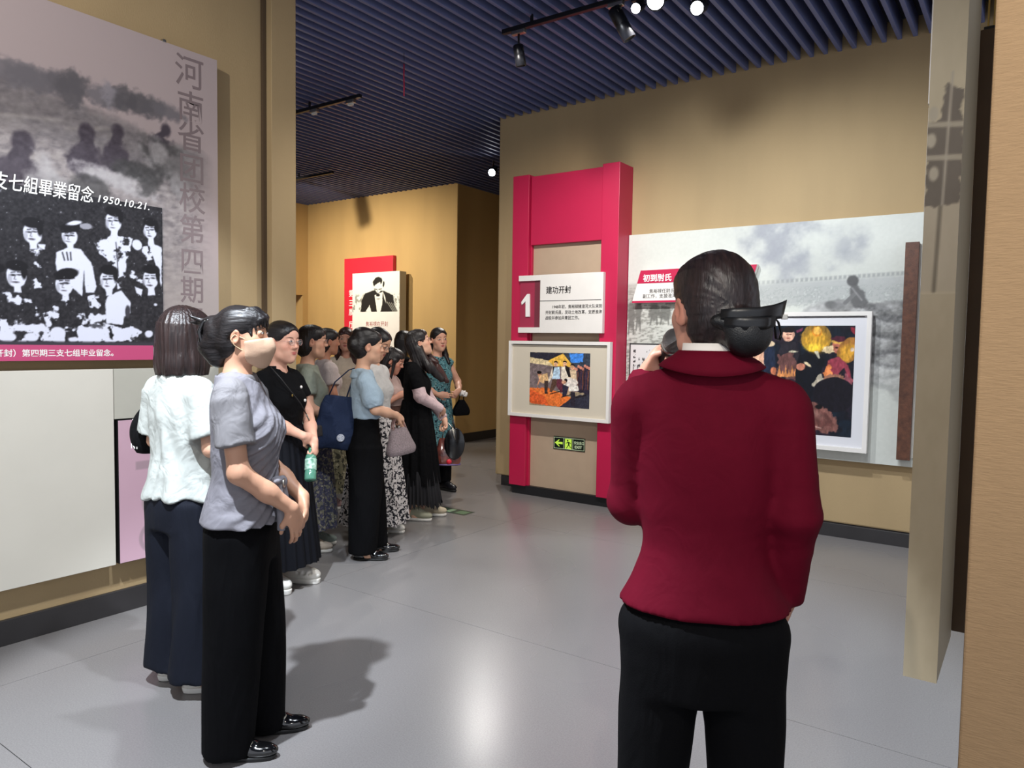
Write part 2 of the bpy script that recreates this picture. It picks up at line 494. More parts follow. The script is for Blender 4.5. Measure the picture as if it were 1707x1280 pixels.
# ---------------- red ladder frame
e = front_frame('display_frame', -3.67, 0.0, YF, 'tall crimson ladder-shaped display frame with black plinth on the feature wall', 'display frame')
bx('plinth', e, -4.23, -3.05, 0.0, 0.088, 0.0, 0.235, M['black'])
for a, b_ in ((-4.25, -4.06), (-3.262, -3.088)):
    bx('post', e, a, b_, 0.088, 3.12, 0.0, 0.265, M['red'], 0.004)
bx('post_edge_strip', e, -4.06, -4.045, 0.088, 3.11, 0.0, 0.222, M['red'], 0.002)
bx('header_panel', e, -4.045, -3.262, 2.445, 3.10, 0.10, 0.245, M['red'], 0.003)
bx('backing_panel', e, -4.045, -3.262, 0.088, 2.445, 0.0, 0.19, M['greige'])

# ---------------- sign "1"
def fx(x, Y=5.9): return on_y(x, 500, Y)[0]
e = front_frame('number_sign', -3.67, 1.597, YF, 'white sign numbered 1 on the red ladder frame above the framed village picture', 'sign')
u0, u1, v0, v1 = -4.135, -3.207, 1.597, 2.148
um = fx(899); uq = fx(888)
vb = 0.052
W0, W1 = 0.266, 0.31
bx('backing_panel', e, u0 + 0.004, um + 0.01, v0 + 0.01, v1 - 0.01, W0, 0.285, mat('shaded_post_red', '#a02c49', 0.5))  # maroon stands in for the red post lying in shade
bx('backing_stripe', e, uq, um + 0.01, v0 + 0.01, v1 - 0.01, 0.285, 0.288, mat('dark_maroon_panel', '#6f2b39', 0.5))
bx('face_panel', e, um, u1, v0, v1, W0, W1, M['white'], 0.002)
bx('face_bar', e, u0, um, v1 - vb, v1, W0, W1, M['white'], 0.002)
bx('face_bar', e, u0, um, v0, v0 + vb, W0, W1, M['white'], 0.002)
bx('ruled_line', e, um + 0.0, u1 - 0.015, 1.897, 1.902, W1, W1 + 0.002, M['lettering_black'])
U, V, _ = e['_o']
n1 = [tuple(np.array(on_y(840 + X / 8.535, 440 + Y / 8.535, 5.92)) - (U, V)) for X, Y in ((362, 430), (247, 545), (252, 580), (308, 532), (308, 748), (362, 748))]
n1 = [(362, 425), (330, 425), (246, 540), (252, 582), (306, 530), (306, 748), (362, 748)]
n1 = [tuple(np.array(on_y(840 + X / 8.535, 440 + Y / 8.535, 5.92)) - (U, V)) for X, Y in n1]
obj('numeral', prism_mesh('numeral', n1, 0.285, 0.30), M['lettering_white'], e)
tx('heading', e, '建功开封', 0.075, M['lettering_black'], fx(909), 1.972, W1 + 0.001, bold=0.0010, sx=0.92)
sm = 0.0385
for i, s in enumerate(('　　1948年初，焦裕禄随淮河大队来到', '开封尉氏县，发动土地改革，支援淮海', '战役并参加共青团工作。')):
    tx('paragraph_line', e, s, sm, M['lettering_black'], fx(908.5), 1.828 - i * 0.052, W1 + 0.001, bold=0.0003, sx=0.93)

# ---------------- framed village picture
def paint_village():
    q = lambda x, y: on_y(x, y, 5.90)
    u0, v1 = q(882, 586.8); u1, v0 = q(980.5, 682)
    p = Print(u0, u1, v0, v1, 0.003, (0.62, 0.55, 0.45))
    wU, hV = u1 - u0, v1 - v0
    S = lambda x, y: (u0 + (x - 315) / 970 * wU, v1 - (y - 165) / 900 * hV)     # pixel of the close-up
    def E(x, y, rx, ry, c, rot=0, op=1.0, wob=0, soft=None):
        a = S(x, y); p.ell(a[0], a[1], rx / 970 * wU, ry / 900 * hV, c, rot, soft, op, wob)
    def G(pts, c, op=1.0, wob=0.0, soft=None): p.poly([S(*t) for t in pts], c, soft, op, wob)
    n = fbm(p.U * 60, p.V * 60); n2 = fbm(p.U * 160 + 5, p.V * 160)
    G([(315, 165), (900, 165), (620, 300), (315, 270)], (0.16, 0.15, 0.20), wob=.02)
    G([(850, 165), (1290, 165), (1290, 420), (980, 420), (850, 250)], (0.22, 0.25, 0.30))
    G([(960, 170), (1180, 170), (1170, 310), (980, 320)], (0.28, 0.55, 0.90), wob=.02)
    G([(620, 300), (860, 175), (990, 340), (990, 420), (620, 390)], (0.93, 0.72, 0.30))
    G([(315, 250), (620, 300), (700, 390), (315, 350)], (0.88, 0.80, 0.62), wob=.012)
    G([(315, 350), (700, 390), (1100, 400), (1100, 800), (315, 790)], (0.48, 0.42, 0.42))
    G([(315, 780), (620, 760), (1000, 900), (980, 960), (820, 1065), (315, 1035)], (0.93, 0.48, 0.22), wob=.02)
    G([(315, 800), (560, 900), (640, 1050), (315, 1035)], (0.88, 0.36, 0.18), wob=.03, op=.8)
    G([(820, 1065), (1000, 900), (1290, 800), (1290, 1110)], (0.20, 0.20, 0.25), wob=.02)
    G([(1090, 400), (1290, 360), (1290, 840), (1100, 800)], (0.18, 0.16, 0.22), wob=.02)
    for i in range(12):
        G([(1050 + i * 20, 430 + (i % 3) * 20), (1080 + i * 20, 430 + (i % 3) * 20), (1085 + i * 20, 760), (1045 + i * 20, 760)], ((.30, .20, .24), (.20, .18, .26), (.42, .26, .22), (.15, .14, .20))[i % 4], wob=.015)
    for i in range(9):
        E(1010 + i * 33, 395 + (i % 3) * 22 - i * 4, 20, 26, (0.85, 0.55, 0.45), op=.9)
    # figures: boy on the left, two walking men, crouching man, white shirts
    for x, y, s_, c1, c2 in ((745, 360, 1.0, (.74, .84, .92), (.35, .25, .2)), (890, 350, 1.0, (.93, .88, .80), (.90, .86, .78)), (1010, 400, .95, (.86, .76, .62), (.75, .62, .5))):
        G([(x - 55, y + 40), (x + 60, y + 40), (x + 75, y + 250), (x - 60, y + 250)], c1, wob=.01)
        E(x, y - 4, 30, 48, (.90, .70, .55)); G([(x - 32, y - 25), (x - 24, y - 52), (x + 8, y - 60), (x + 32, y - 44), (x + 34, y - 8), (x + 24, y - 28), (x - 10, y - 34)], (.10, .07, .06), wob=.004); E(x - 8, y - 6, 5, 4, (.2, .1, .08)); E(x + 12, y - 6, 5, 4, (.2, .1, .08)); E(x + 2, y + 22, 10, 4, (.6, .3, .25))
        G([(x - 50, y + 245), (x + 30, y + 245), (x + 10, y + 360), (x - 60, y + 470), (x - 95, y + 460)], c2, wob=.01)
    G([(690, 400), (650, 560), (610, 660), (640, 670), (700, 560), (715, 400)], (.93, .88, .80))
    G([(830, 390), (690, 400), (700, 520), (720, 410)], (.15, .12, .12))
    G([(895, 370), (960, 400), (990, 560), (950, 560), (900, 430)], (.12, .10, .11))
    E(480, 530, 34, 42, (.80, .55, .42)); E(475, 505, 38, 28, (.07, .05, .05)); G([(460, 560), (610, 510), (630, 640), (540, 690), (480, 660)], (.88, .72, .52), wob=.01)
    G([(560, 640), (630, 640), (610, 860), (570, 860)], (.25, .20, .18)); G([(440, 720), (480, 600), (500, 610), (455, 730)], (.85, .60, .45))
    G([(770, 600), (850, 600), (900, 790), (830, 830), (760, 720)], (.42, .20, .26), wob=.015)
    E(985, 650, 110, 75, (.90, .86, .82), wob=.015); E(910, 620, 26, 32, (.12, .09, .08)); E(880, 650, 40, 30, (.82, .62, .50))
    G([(860, 690), (960, 720), (920, 880), (860, 890)], (.18, .17, .24)); G([(960, 700), (1100, 690), (1120, 780), (960, 800)], (.93, .90, .86), wob=.01)
    G([(990, 800), (1070, 800), (1060, 1040), (1000, 1040)], (.18, .16, .20), wob=.02)
    for a in (((660, 860), (830, 800)), ((850, 900), (1000, 850)), ((580, 850), (620, 845)), ((1080, 890), (1230, 850))):
        p.line([S(*a[0]), S(*a[1])], 0.008, (.12, .08, .07))
    p.C = np.clip(p.C * (0.72 + 0.56 * n[..., None]) + (n2[..., None] - .5) * .14, 0, 1)
    return p
e = front_frame('framed_picture', -3.67, 0.783, YF, 'white framed village picture with a broad cream mount, on the red ladder frame', 'picture')
u0, u1, v0, v1 = -4.232, -3.115, 0.785, 1.519
bx('back_board', e, u0 + .01, u1 - .01, v0 + .01, v1 - .01, 0.266, 0.285, M['white'])
bx('mount', e, u0 + .02, u1 - .02, v0 + .02, v1 - .02, 0.285, 0.300, mat('cream_mount', '#cfc5b2', 0.7))
U, V, _ = e['_o']
obj('frame_rail', frame_mesh('frame_rail', u0 - U, u1 - U, v0 - V, v1 - V, 0.03, 0.275, 0.325), M['white'], e)
pr('picture_print', e, paint_village(), 0.3015, M['print_gloss'])
bx('mount_slot', e, u0 + .035, u1 - .045, 1.481, 1.487, 0.300, 0.303, M['base'])

# ---------------- running-man exit sign
e = front_frame('exit_sign', -3.60, 0.48, YF, 'small black and green exit sign with arrow and running figure', 'sign')
a0, a1, b0, b1 = -3.775, -3.425, 0.481, 0.606
GL = mat('sign_green', '#b9e04c', 0.5, emit='#b9e04c', emit_s=0.25); GW = mat('sign_pale', '#cfe0b8', 0.5)
bx('sign_plate', e, a0, a1, b0, b1, 0.191, 0.197, mat('sign_black_green', '#0c1a10', 0.4), 0.001)
U, V, _ = e['_o']
obj('sign_border', frame_mesh('sign_border', a0 + .007 - U, a1 - .007 - U, b0 + .008 - V, b1 - .008 - V, 0.004, 0.197, 0.1985), GW, e)
d1 = a0 + (a1 - a0) * .335; d2 = a0 + (a1 - a0) * .625
for d in (d1, d2): bx('divider', e, d - .002, d + .002, b0 + .012, b1 - .012, 0.197, 0.1985, GW)
cy_ = (b0 + b1) / 2 - V
ax0 = a0 + .018 - U; ax1 = d1 - .012 - U
obj('arrow', prism_mesh('arrow', [(ax0, cy_), (ax0 + .045, cy_ - .033), (ax0 + .055, cy_ - .033), (ax0 + .034, cy_ - .010), (ax1, cy_ - .010), (ax1, cy_ + .010), (ax0 + .034, cy_ + .010), (ax0 + .055, cy_ + .033), (ax0 + .045, cy_ + .033)], 0.197, 0.199), GL, e)
bx('doorway', e, d1 + .014, d2 - .014, b0 + .012, b1 - .016, 0.197, 0.1985, GL)
mx = (d1 + d2) / 2 - U; sb = mat('sign_figure', '#0c1a10', 0.5)
rb = bmesh.new()
for pts in ([(-.004, .018), (.010, .018), (.014, -.008), (.000, -.010)], [(.000, -.006), (.012, -.008), (.026, -.030), (.036, -.030), (.036, -.036), (.022, -.036)],
            [(.000, -.008), (.010, -.012), (-.004, -.028), (-.016, -.046), (-.022, -.042), (-.008, -.022)], [(-.004, .018), (.002, .012), (-.014, .004), (-.026, .002), (-.026, .008), (-.014, .012)],
            [(.008, .018), (.006, .011), (.018, .006), (.026, -.002), (.031, .002), (.022, .013)]):
    vs = [rb.verts.new((mx + x, cy_ + y, 0.1995)) for x, y in pts]; rb.faces.new(vs)
hv = [rb.verts.new((mx - .006 + .0085 * math.cos(t * PI / 6), cy_ + .030 + .0085 * math.sin(t * PI / 6), 0.1995)) for t in range(12)]; rb.faces.new(hv)
obj('running_figure', bm_mesh('running_figure', rb), sb, e)
tx('lettering', e, '安全出口', 0.031, GW, d2 + .012, 0.548, 0.198, bold=.0006, sx=0.9)
tx('lettering', e, 'EXIT', 0.036, GW, d2 + .019, 0.507, 0.198, bold=.0012, sx=1.1)

# ---------------- pale photo mural
def paint_mural():
    p = Print(-3.083, 0.32, 0.62, 2.495, 0.0065, (0.80, 0.81, 0.78))
    q = lambda x, y: on_y(x, y, 6.15)
    n = fbm(p.U * 3, p.V * 3, 5); n2 = fbm(p.U * 22, p.V * 40, 4); n3 = fbm(p.U * 9 + 3, p.V * 9, 5)
    p.C += (n[..., None] - .5) * .06
    def cloud(x, y, rx, ry, c, op):
        cx, cy = q(x, y); r = np.sqrt(((p.U - cx) / rx) ** 2 + ((p.V - cy) / ry) ** 2)
        a = np.clip(1.25 - r + (n3 - .5) * 1.5, 0, 1); p.mix(a * a * op, c)
    n4 = fbm(p.U * 55, p.V * 60, 3); n5 = fbm(p.U * 34 - p.V * 6, p.V * 90, 4)
    for x, y, rx, ry, op in ((1290, 400, .34, .24, .8), (1310, 432, .26, .26, .7), (1265, 385, .2, .14, .55), (1335, 445, .22, .15, .5), (1405, 405, .20, .14, .6), (1420, 425, .15, .12, .45), (1300, 375, .3, .1, .4)):
        cloud(x, y, rx, ry, (.60, .61, .635), op)
    # town wall with battlements, hazy ground in front
    xs = np.linspace(1180, 1560, 40); top = [q(x, 480 - (x - 1180) * .065) for x in xs]
    bot = [q(x, 512 - (x - 1180) * .03) for x in xs[::-1]]
    p.poly(top + bot, (.70, .71, .70), soft=.012, wob=.02)
    for i in range(44):
        x = 1232 + i * 8.0; c = q(x, 476.5 - (x - 1180) * .067)
        p.poly([(c[0] - .011, c[1] - .016), (c[0] + .011, c[1] - .015), (c[0] + .011, c[1] + .012), (c[0] - .011, c[1] + .012)], (.55, .56, .56), soft=.006, op=.7 * min(1, .35 + i / 20))
    m = np.clip((1.99 - p.V) / .02, 0, 1) * np.clip((p.V - 1.80) / .03, 0, 1) * np.clip((p.U + 2.4) / .3, 0, 1)
    p.mix(np.clip((n4 - .46) * 5, 0, 1) * m * .55, (.55, .57, .56)); p.mix(np.clip((n4 - .60) * 6, 0, 1) * m * .5, (.86, .87, .85))
    # grazing field at the left
    m = np.clip((2.02 - p.V + (n - .5) * .2) / .12, 0, 1) * np.clip((-2.05 - p.U) / .5, 0, 1)
    p.mix(m * .28, (.72, .72, .68)); p.mix(np.clip((n5 - .47) * 5, 0, 1) * m * .75, (.50, .50, .47)); p.mix(np.clip((.40 - n5) * 6, 0, 1) * m * .5, (.84, .84, .81))
    m = np.clip((2.06 - p.V) / .02, 0, 1) * np.clip((p.V - 1.86) / .06, 0, 1) * np.clip((-2.5 - p.U) / .2, 0, 1); p.mix(m * .4, (.60, .60, .57))
    for x, y, h, w_ in ((1040, 520, .20, .035), (1052, 524, .24, .04), (1064, 520, .22, .03), (1090, 520, .15, .05), (1108, 522, .13, .06), (1034, 516, .2, .03)):
        c = q(x, y); p.ell(c[0], c[1], w_, h / 2, (.40, .40, .38), wob=.03, soft=.01, op=.8); p.line([(c[0] - w_ * .5, c[1] - h * .3), (c[0] - w_ * .7, c[1] - h * .75)], .014, (.42, .42, .40), op=.8); p.line([(c[0] + w_ * .5, c[1] - h * .3), (c[0] + w_ * .6, c[1] - h * .75)], .014, (.42, .42, .40), op=.8)
    # soldiers in padded coats lying behind boulders at the right
    def rock(x, y, rx, ry, c, ro=0):
        cc = q(x, y)
        p.ell(cc[0], cc[1], rx * 1.06, ry * 1.08, (c - .20,) * 3, ro, soft=.012, wob=.025, op=.85)
        p.ell(cc[0] - rx * .06, cc[1] + ry * .12, rx * .92, ry * .86, (c, c, c * .985), ro, soft=.02, wob=.03, op=.95)
        p.ell(cc[0] - rx * .22, cc[1] + ry * .40, rx * .50, ry * .30, (min(.9, c + .2),) * 3, ro, soft=.03, wob=.03, op=.7)
    for a_ in ((1540, 640, .22, .20, .70), (1500, 622, .24, .13, .72), (1470, 612, .16, .08, .76), (1528, 580, .20, .13, .55), (1492, 590, .20, .10, .66), (1500, 560, .20, .12, .56, .2), (1465, 570, .12, .10, .62), (1535, 545, .16, .10, .50), (1478, 542, .20, .09, .58, -.1), (1520, 520, .14, .08, .50), (1490, 516, .10, .06, .55), (1440, 520, .15, .06, .60, .1), (1380, 516, .10, .055, .64), (1400, 512, .08, .05, .58), (1360, 520, .08, .04, .66)):
        rock(*a_)
    cc = q(1431, 492)
    p.poly([q(1418, 476), q(1428, 474), q(1440, 488), (q(1446, 505)), q(1440, 514), q(1420, 512), q(1416, 495)], (.40, .40, .40), soft=.008, wob=.02); a = q(1421, 468); p.ell(a[0], a[1], .042, .042, (.36, .36, .36), soft=.006); p.line([q(1424, 490), q(1408, 505)], .03, (.46, .46, .46)); p.line([q(1420, 480), q(1436, 500)], .012, (.60, .60, .60), op=.7)
    for x, y in ((1384, 508), (1476, 530), (1512, 508), (1450, 512)): a = q(x, y); p.ell(a[0], a[1], .045, .03, (.38, .38, .38), soft=.008, op=.8); p.ell(a[0] + .06, a[1] - .01, .05, .03, (.46,) * 3, soft=.01, op=.7)
    m = np.clip((p.U + 1.35) / .25, 0, 1) * np.clip((p.V - 1.05) / .3, 0, 1) * np.clip((1.84 - p.V) / .04, 0, 1)
    p.C = np.clip(p.C + ((n4 - .5) * .22 * m)[..., None], 0, 1)
    p.mix(np.clip((1.42 - p.V) / .35, 0, 1) * np.clip((p.U + 1.4) / .2, 0, 1) * .75, (.79, .80, .77))
    p.C = np.clip(p.C + (n4[..., None] - .5) * .03, 0, 1)
    return p
e = front_frame('photo_mural', -1.4, 0.62, YF, 'long pale grey photo mural board of a battlefield on the feature wall', 'mural')
bx('board', e, -3.083, 0.32, 0.62, 2.495, 0.002, 0.062, M['cream'], 0.002)
pr('mural_print', e, paint_mural(), 0.0628)

# ---------------- slanted heading sign
e = front_frame('heading_sign', -2.45, 1.87, YF, 'slanted magenta and white heading sign mounted on the pale mural', 'sign')
U, V, _ = e['_o']
S = lambda x, y: tuple(np.array(on_y(x, y, 6.09)) - (U, V))
tl, bl, tr = S(1068, 451), S(1053, 505), S(1262, 440.5); sk = tl[0] - bl[0]
br = (tr[0] - sk, bl[1])
lm = lambda f: (bl[0] + sk * f, bl[1] + (tl[1] - bl[1]) * f); rm = lambda f: (br[0] + sk * f, br[1] + (tr[1] - br[1]) * f)
obj('sign_board', prism_mesh('sign_board', [bl, br, tr, tl], 0.075, 0.128), M['white'], e)
obj('heading_band', prism_mesh('heading_band', [lm(.60), rm(.60), tr, tl], 0.128, 0.131), M['red'], e)
obj('lower_lip', prism_mesh('lower_lip', [bl, br, rm(.06), lm(.06)], 0.128, 0.131), M['red'], e)
for u_ in (-.3, .3): box('spacer', u_ - .03, u_ + .03, .1, .2, 0.064, 0.075, M['black'], e)
c = S(1072, 467.5); tx('heading', e, '初到尉氏', 0.068, M['lettering_white'], c[0] + U, c[1] + V - .006, 0.132, bold=.0016)
c = S(1082, 487); tx('paragraph_line', e, '焦裕禄任尉氏县团委', 0.040, M['lettering_black'], c[0] + U, c[1] + V - .006, 0.129)
c = S(1071, 495.5); tx('paragraph_line', e, '副工作，支援淮海战役', 0.040, M['lettering_black'], c[0] + U, c[1] + V - .006, 0.129)

# ---------------- manuscript sheet behind the guide
e = front_frame('manuscript_board', -2.85, 0.95, YF, 'small black edged board with a handwritten page beside the mural edge', 'board')
c0, ct = on_y(1050, 572, 6.14)
p = Print(c0 + .012, -2.52, 0.962, ct - .012, 0.006, (.86, .85, .84))
for i in range(9):
    uu = c0 + .05 + i * .045; k_ = fbm(p.U * 70 + i * 3, p.V * 55, 2)
    m = (np.abs(p.U - uu) < .011 + .003 * (i % 2)) & (p.V < ct - .06 - (.07 if i % 3 else 0)) & (p.V > 1.0 + .1 * (i % 4))
    p.mix(np.clip((k_ - .5) * 9, 0, 1) * m, (.25, .24, .24))
bx('board', e, c0, -2.50, 0.95, ct, 0.063, 0.085, M['black'])
pr('page_print', e, p, 0.0858)

# ---------------- framed night picture (lanterns and gongs)
def paint_night():
    p = Print(-2.19, -1.132, 0.812, 1.668, 0.0042, (.075, .085, .125))
    q = lambda x, y: on_y(x, y, 6.09)
    sx = lambda X, Y: q(1250 + X / 6.095, 530 + Y / 6.095)                     # pixel of the close-up
    k = 1 / 6.095 / FPX * 6.35 * 1.0
    def E(x, y, rx, ry, c, rot=0, op=1.0, wob=0.01, soft=None):
        a = sx(x, y); p.ell(a[0], a[1], rx * k * 1.22, ry * k, c, rot, soft, op, wob)
    def G(pts, c, op=1.0, wob=0.012, soft=None): p.poly([sx(*t) for t in pts], c, soft, op, wob)
    n = fbm(p.U * 12, p.V * 12, 4); n2 = fbm(p.U * 70, p.V * 30, 3)
    p.mix(np.clip((n - .5) * 3, 0, .5), (.24, .16, .22)); p.mix(np.clip((.45 - n) * 3, 0, .5), (.08, .16, .22))
    gold = (.93, .70, .22)
    # left: musician in a pale jacket, centre: standing man, right: gong player, hats and gongs
    G([(0, 300), (70, 250), (145, 260), (145, 470), (0, 500)], (.85, .66, .55)); G([(145, 240), (240, 250), (270, 540), (140, 560)], (.12, .16, .24))
    G([(20, 470), (150, 470), (140, 520), (10, 540)], (.90, .85, .75)); E(115, 160, 35, 50, (.85, .60, .42)); E(115, 130, 40, 28, gold)
    E(212, 262, 30, 28, (.90, .80, .66)); E(238, 540, 22, 40, (.75, .45, .32))
    G([(330, 250), (460, 240), (520, 420), (470, 620), (290, 600), (280, 380)], (.15, .14, .17))
    G([(290, 380), (420, 340), (470, 480), (460, 630), (280, 590)], (.52, .33, .30), op=.7, wob=.04)
    for i in range(6): G([(280 + i * 32, 590), (300 + i * 32, 480 + (i % 2) * 40), (318 + i * 32, 600)], (.93, .62, .35), op=.85)
    E(390, 172, 46, 62, (.88, .68, .58)); E(388, 118, 52, 28, (.10, .08, .09)); E(375, 165, 8, 4, (.2, .1, .1)); E(410, 165, 8, 4, (.2, .1, .1)); E(392, 205, 16, 6, (.55, .25, .22))
    E(445, 340, 30, 9, (.85, .82, .70))
    G([(500, 380), (640, 330), (760, 420), (700, 640), (640, 760), (560, 960), (470, 760), (460, 560)], (.055, .065, .10))
    E(512, 495, 34, 34, (.80, .52, .42)); E(585, 470, 32, 12, (.90, .82, .66), rot=-.6)
    E(672, 205, 108, 132, (.55, .42, .18), rot=-.15); E(668, 235, 96, 100, gold, rot=-.15, op=.75, soft=.02, wob=.05); E(650, 300, 60, 34, (.98, .82, .25), op=.8, soft=.01); E(680, 140, 36, 46, (.85, .55, .18)); E(684, 130, 26, 34, (.97, .75, .35)); 
    G([(655, 340), (690, 340), (715, 410), (700, 415)], (.85, .82, .72))
    E(908, 290, 50, 72, (.72, .42, .34)); E(915, 240, 55, 22, (.80, .62, .30)); G([(820, 210), (880, 180), (960, 190), (990, 240), (900, 250)], (.30, .12, .18)); E(880, 300, 10, 5, (.15, .06, .06)); E(905, 322, 22, 8, (.93, .72, .62))
    E(795, 320, 44, 34, (.90, .80, .62), wob=.03)
    E(1000, 330, 70, 125, (.62, .42, .20), rot=-.45); E(990, 350, 48, 85, gold, rot=-.45, op=.7, soft=.015, wob=.04); E(1040, 320, 14, 20, (.9, .8, .7))
    G([(790, 430), (900, 390), (1000, 480), (1040, 640), (900, 640), (760, 580)], (.60, .24, .30)); G([(750, 560), (800, 440), (840, 560), (870, 640), (760, 640)], (.93, .55, .32), wob=.04)
    G([(900, 560), (960, 500), (1000, 620), (920, 640)], (.12, .10, .14)); E(850, 620, 80, 40, (.60, .42, .33), wob=.05)
    G([(640, 670), (720, 560), (750, 640), (740, 740), (660, 740)], (.72, .68, .60), wob=.04); G([(960, 540), (1050, 640), (1000, 780), (960, 640)], (.62, .34, .38), wob=.03)
    E(850, 780, 150, 160, (.085, .075, .11)); 
    E(690, 1010, 160, 110, (.50, .33, .30), rot=-.55, wob=.03); E(680, 1000, 120, 75, (.42, .26, .24), rot=-.55, wob=.05); E(650, 960, 60, 25, (.72, .55, .50), rot=-.5, op=.6, soft=.02); E(700, 900, 26, 22, (.06, .05, .06)); p.line([sx(555, 1000), sx(620, 1090), sx(720, 1120)], .006, (.75, .62, .58))
    G([(470, 130), (540, 100), (530, 130), (480, 150)], (.55, .22, .34), op=.7); G([(1020, 90), (1070, 100), (1065, 170), (1030, 130)], (.55, .16, .22))
    # marching figures continuing to the left (behind the guide from here)
    for i in range(4):
        x = -80 - i * 190; E(x, 180 + 20 * (i % 2), 40, 56, (.82, .58, .46)); E(x, 130 + 20 * (i % 2), 46, 26, (.12, .08, .08)); G([(x - 90, 270), (x + 80, 270), (x + 100, 640), (x - 100, 640)], ((.45, .20, .22), (.16, .18, .28), (.62, .45, .36))[i % 3], wob=.03)
    p.C = np.clip(p.C * (.70 + .6 * n2[..., None]), 0, 1)
    return p
e = front_frame('framed_picture', -1.66, 0.70, YF, 'white framed dark night picture with golden gongs on the pale mural', 'picture')
u0, u1, v0, v1 = -2.30, -1.018, 0.702, 1.775
U, V, _ = e['_o']
bx('back_board', e, u0 + .01, u1 - .01, v0 + .01, v1 - .01, 0.063, 0.118, M['white'])
bx('mount', e, u0 + .02, u1 - .02, v0 + .02, v1 - .02, 0.118, 0.128, mat('white_mount', '#dcdce0', 0.6))
obj('frame_rail', frame_mesh('frame_rail', u0 - U, u1 - U, v0 - V, v1 - V, 0.032, 0.10, 0.148), M['white'], e)
bx('mount_slot', e, u0 + .045, u1 - .05, 1.732, 1.738, 0.128, 0.131, M['base'])
pr('picture_print', e, paint_night(), 0.1292, M['print_gloss'])

# ---------------- wooden board standing proud of the mural
e = front_frame('wooden_board', -0.77, 0.675, YF, 'narrow upright dark walnut board fixed to the right end of the mural', 'board')
bx('face_board', e, -0.818, -0.728, 0.675, 2.275, 0.085, 0.125, M['wood'], 0.002)
bx('backing_strip', e, -0.80, -0.715, 0.69, 2.265, 0.0645, 0.085, M['cream'])

# ================================================================ left wall (frame: u = Y, v = Z, w = towards +X)
def paint_poster():
    p = Print(0.1, 2.545, 1.378, 3.10, 0.0065, (.68, .62, .615))
    q = lambda x, y: on_x(x, y, -3.925)
    U_, V_ = p.U, p.V
    n = fbm(U_ * 5, V_ * 7, 5); n2 = fbm(U_ * 26 - V_ * 5, V_ * 60, 4); n3 = fbm(U_ * 44 + 4, V_ * 50, 3)
    hz = 2.74 - .17 * (U_ - 1.4) + .03 * (n3 - .5) + .05 * (n - .5)
    below = np.clip((hz - V_) / .06, 0, 1) * np.clip((2.52 - U_) / .10, 0, 1)
    p.mix(below * .75, (.53, .505, .50))
    p.mix(np.clip((n2 - .50) * 5, 0, 1) * below * .55, (.40, .375, .385))
    p.mix(np.clip((.43 - n2) * 6, 0, 1) * below * .55, (.66, .63, .61))
    band = np.clip((V_ - (2.44 - .17 * (U_ - 1.4))) / .10, 0, 1) * below
    p.mix(band * .55, (.42, .40, .41))
    # far band of carts and animals
    for x, y, rx, ry, c in ((20, 120, .16, .06, .44), (60, 132, .14, .055, .42), (100, 136, .06, .05, .40), (118, 150, .06, .085, .36), (132, 142, .05, .06, .37), (168, 160, .06, .055, .44), (190, 166, .05, .06, .40), (206, 164, .07, .065, .35), (232, 172, .08, .06, .34), (255, 180, .07, .055, .37), (285, 188, .08, .04, .42), (182, 158, .035, .055, .56)):
        cc = q(x, y); p.ell(cc[0], cc[1], rx, ry, (c, c * .96, c), soft=.014, wob=.05, op=.85)
    p.line([q(0, 190), q(100, 200)], .012, (.68, .65, .63), soft=.012, op=.7); p.line([q(110, 214), q(180, 214)], .01, (.66, .63, .6), soft=.012, op=.6)
    # men seen from behind, the nearer ones large and dark
    D = (.285, .255, .285)
    for hx, hy, hr, bx_, by, bw, bh in ((38, 238, .050, 30, 306, .125, .135), (145, 221, .040, 146, 270, .098, .098), (197, 219, .032, 193, 262, .070, .085), (277, 217, .028, 266, 234, .060, .030)):
        a = q(hx, hy); b_ = q(bx_, by)
        p.ell(b_[0], b_[1], bw * 1.1, bh * 1.06, (.58, .55, .54), soft=.02, wob=.03, op=.5)
        p.ell(a[0], a[1], hr, hr * 1.2, D, soft=.008, wob=.008); p.ell(b_[0], b_[1], bw, bh, D, soft=.012, wob=.035); p.poly([(a[0] - hr * .5, a[1]), (a[0] + hr * .5, a[1]), (b_[0] + hr, b_[1] + bh * .8), (b_[0] - hr, b_[1] + bh * .8)], D)
    for x, y, rx, ry, ro, c in ((285, 250, .13, .028, -.25, .32), (262, 272, .12, .035, -.7, .31), (240, 290, .09, .05, -.3, .29), (212, 284, .09, .05, -.2, .28), (268, 262, .05, .10, .3, .62), (300, 285, .10, .06, -.4, .44), (180, 292, .17, .030, -.13, .70), (150, 286, .06, .02, .3, .68), (205, 310, .16, .03, -.2, .66), (255, 300, .05, .10, -.6, .30), (85, 300, .045, .13, .35, .66), (110, 316, .12, .05, -.3, .58), (60, 320, .05, .10, .2, .60), (150, 314, .10, .07, 0, .30), (300, 312, .05, .08, .5, .58), (320, 270, .10, .03, -.6, .52), (245, 262, .06, .012, -.9, .62)):
        cc = q(x, y); p.ell(cc[0], cc[1], rx, ry, (c, c * .97, c * .97), ro, soft=.012, wob=.035, op=.85)
    p.C = np.clip(p.C + ((n3 - .5) * .12 * below)[..., None], 0, 1)
    p.mix(np.clip((U_ - 2.30) / .14, 0, 1) * .55 * np.clip((hz - V_) / .1, 0, 1), (.66, .60, .595))
    # pale paper under the field, fading
    p.mix(np.clip((2.05 - V_) / .35, 0, 1) * np.clip((U_ - 2.15) / .08, 0, 1) * .75, (.66, .62, .60))
    return p

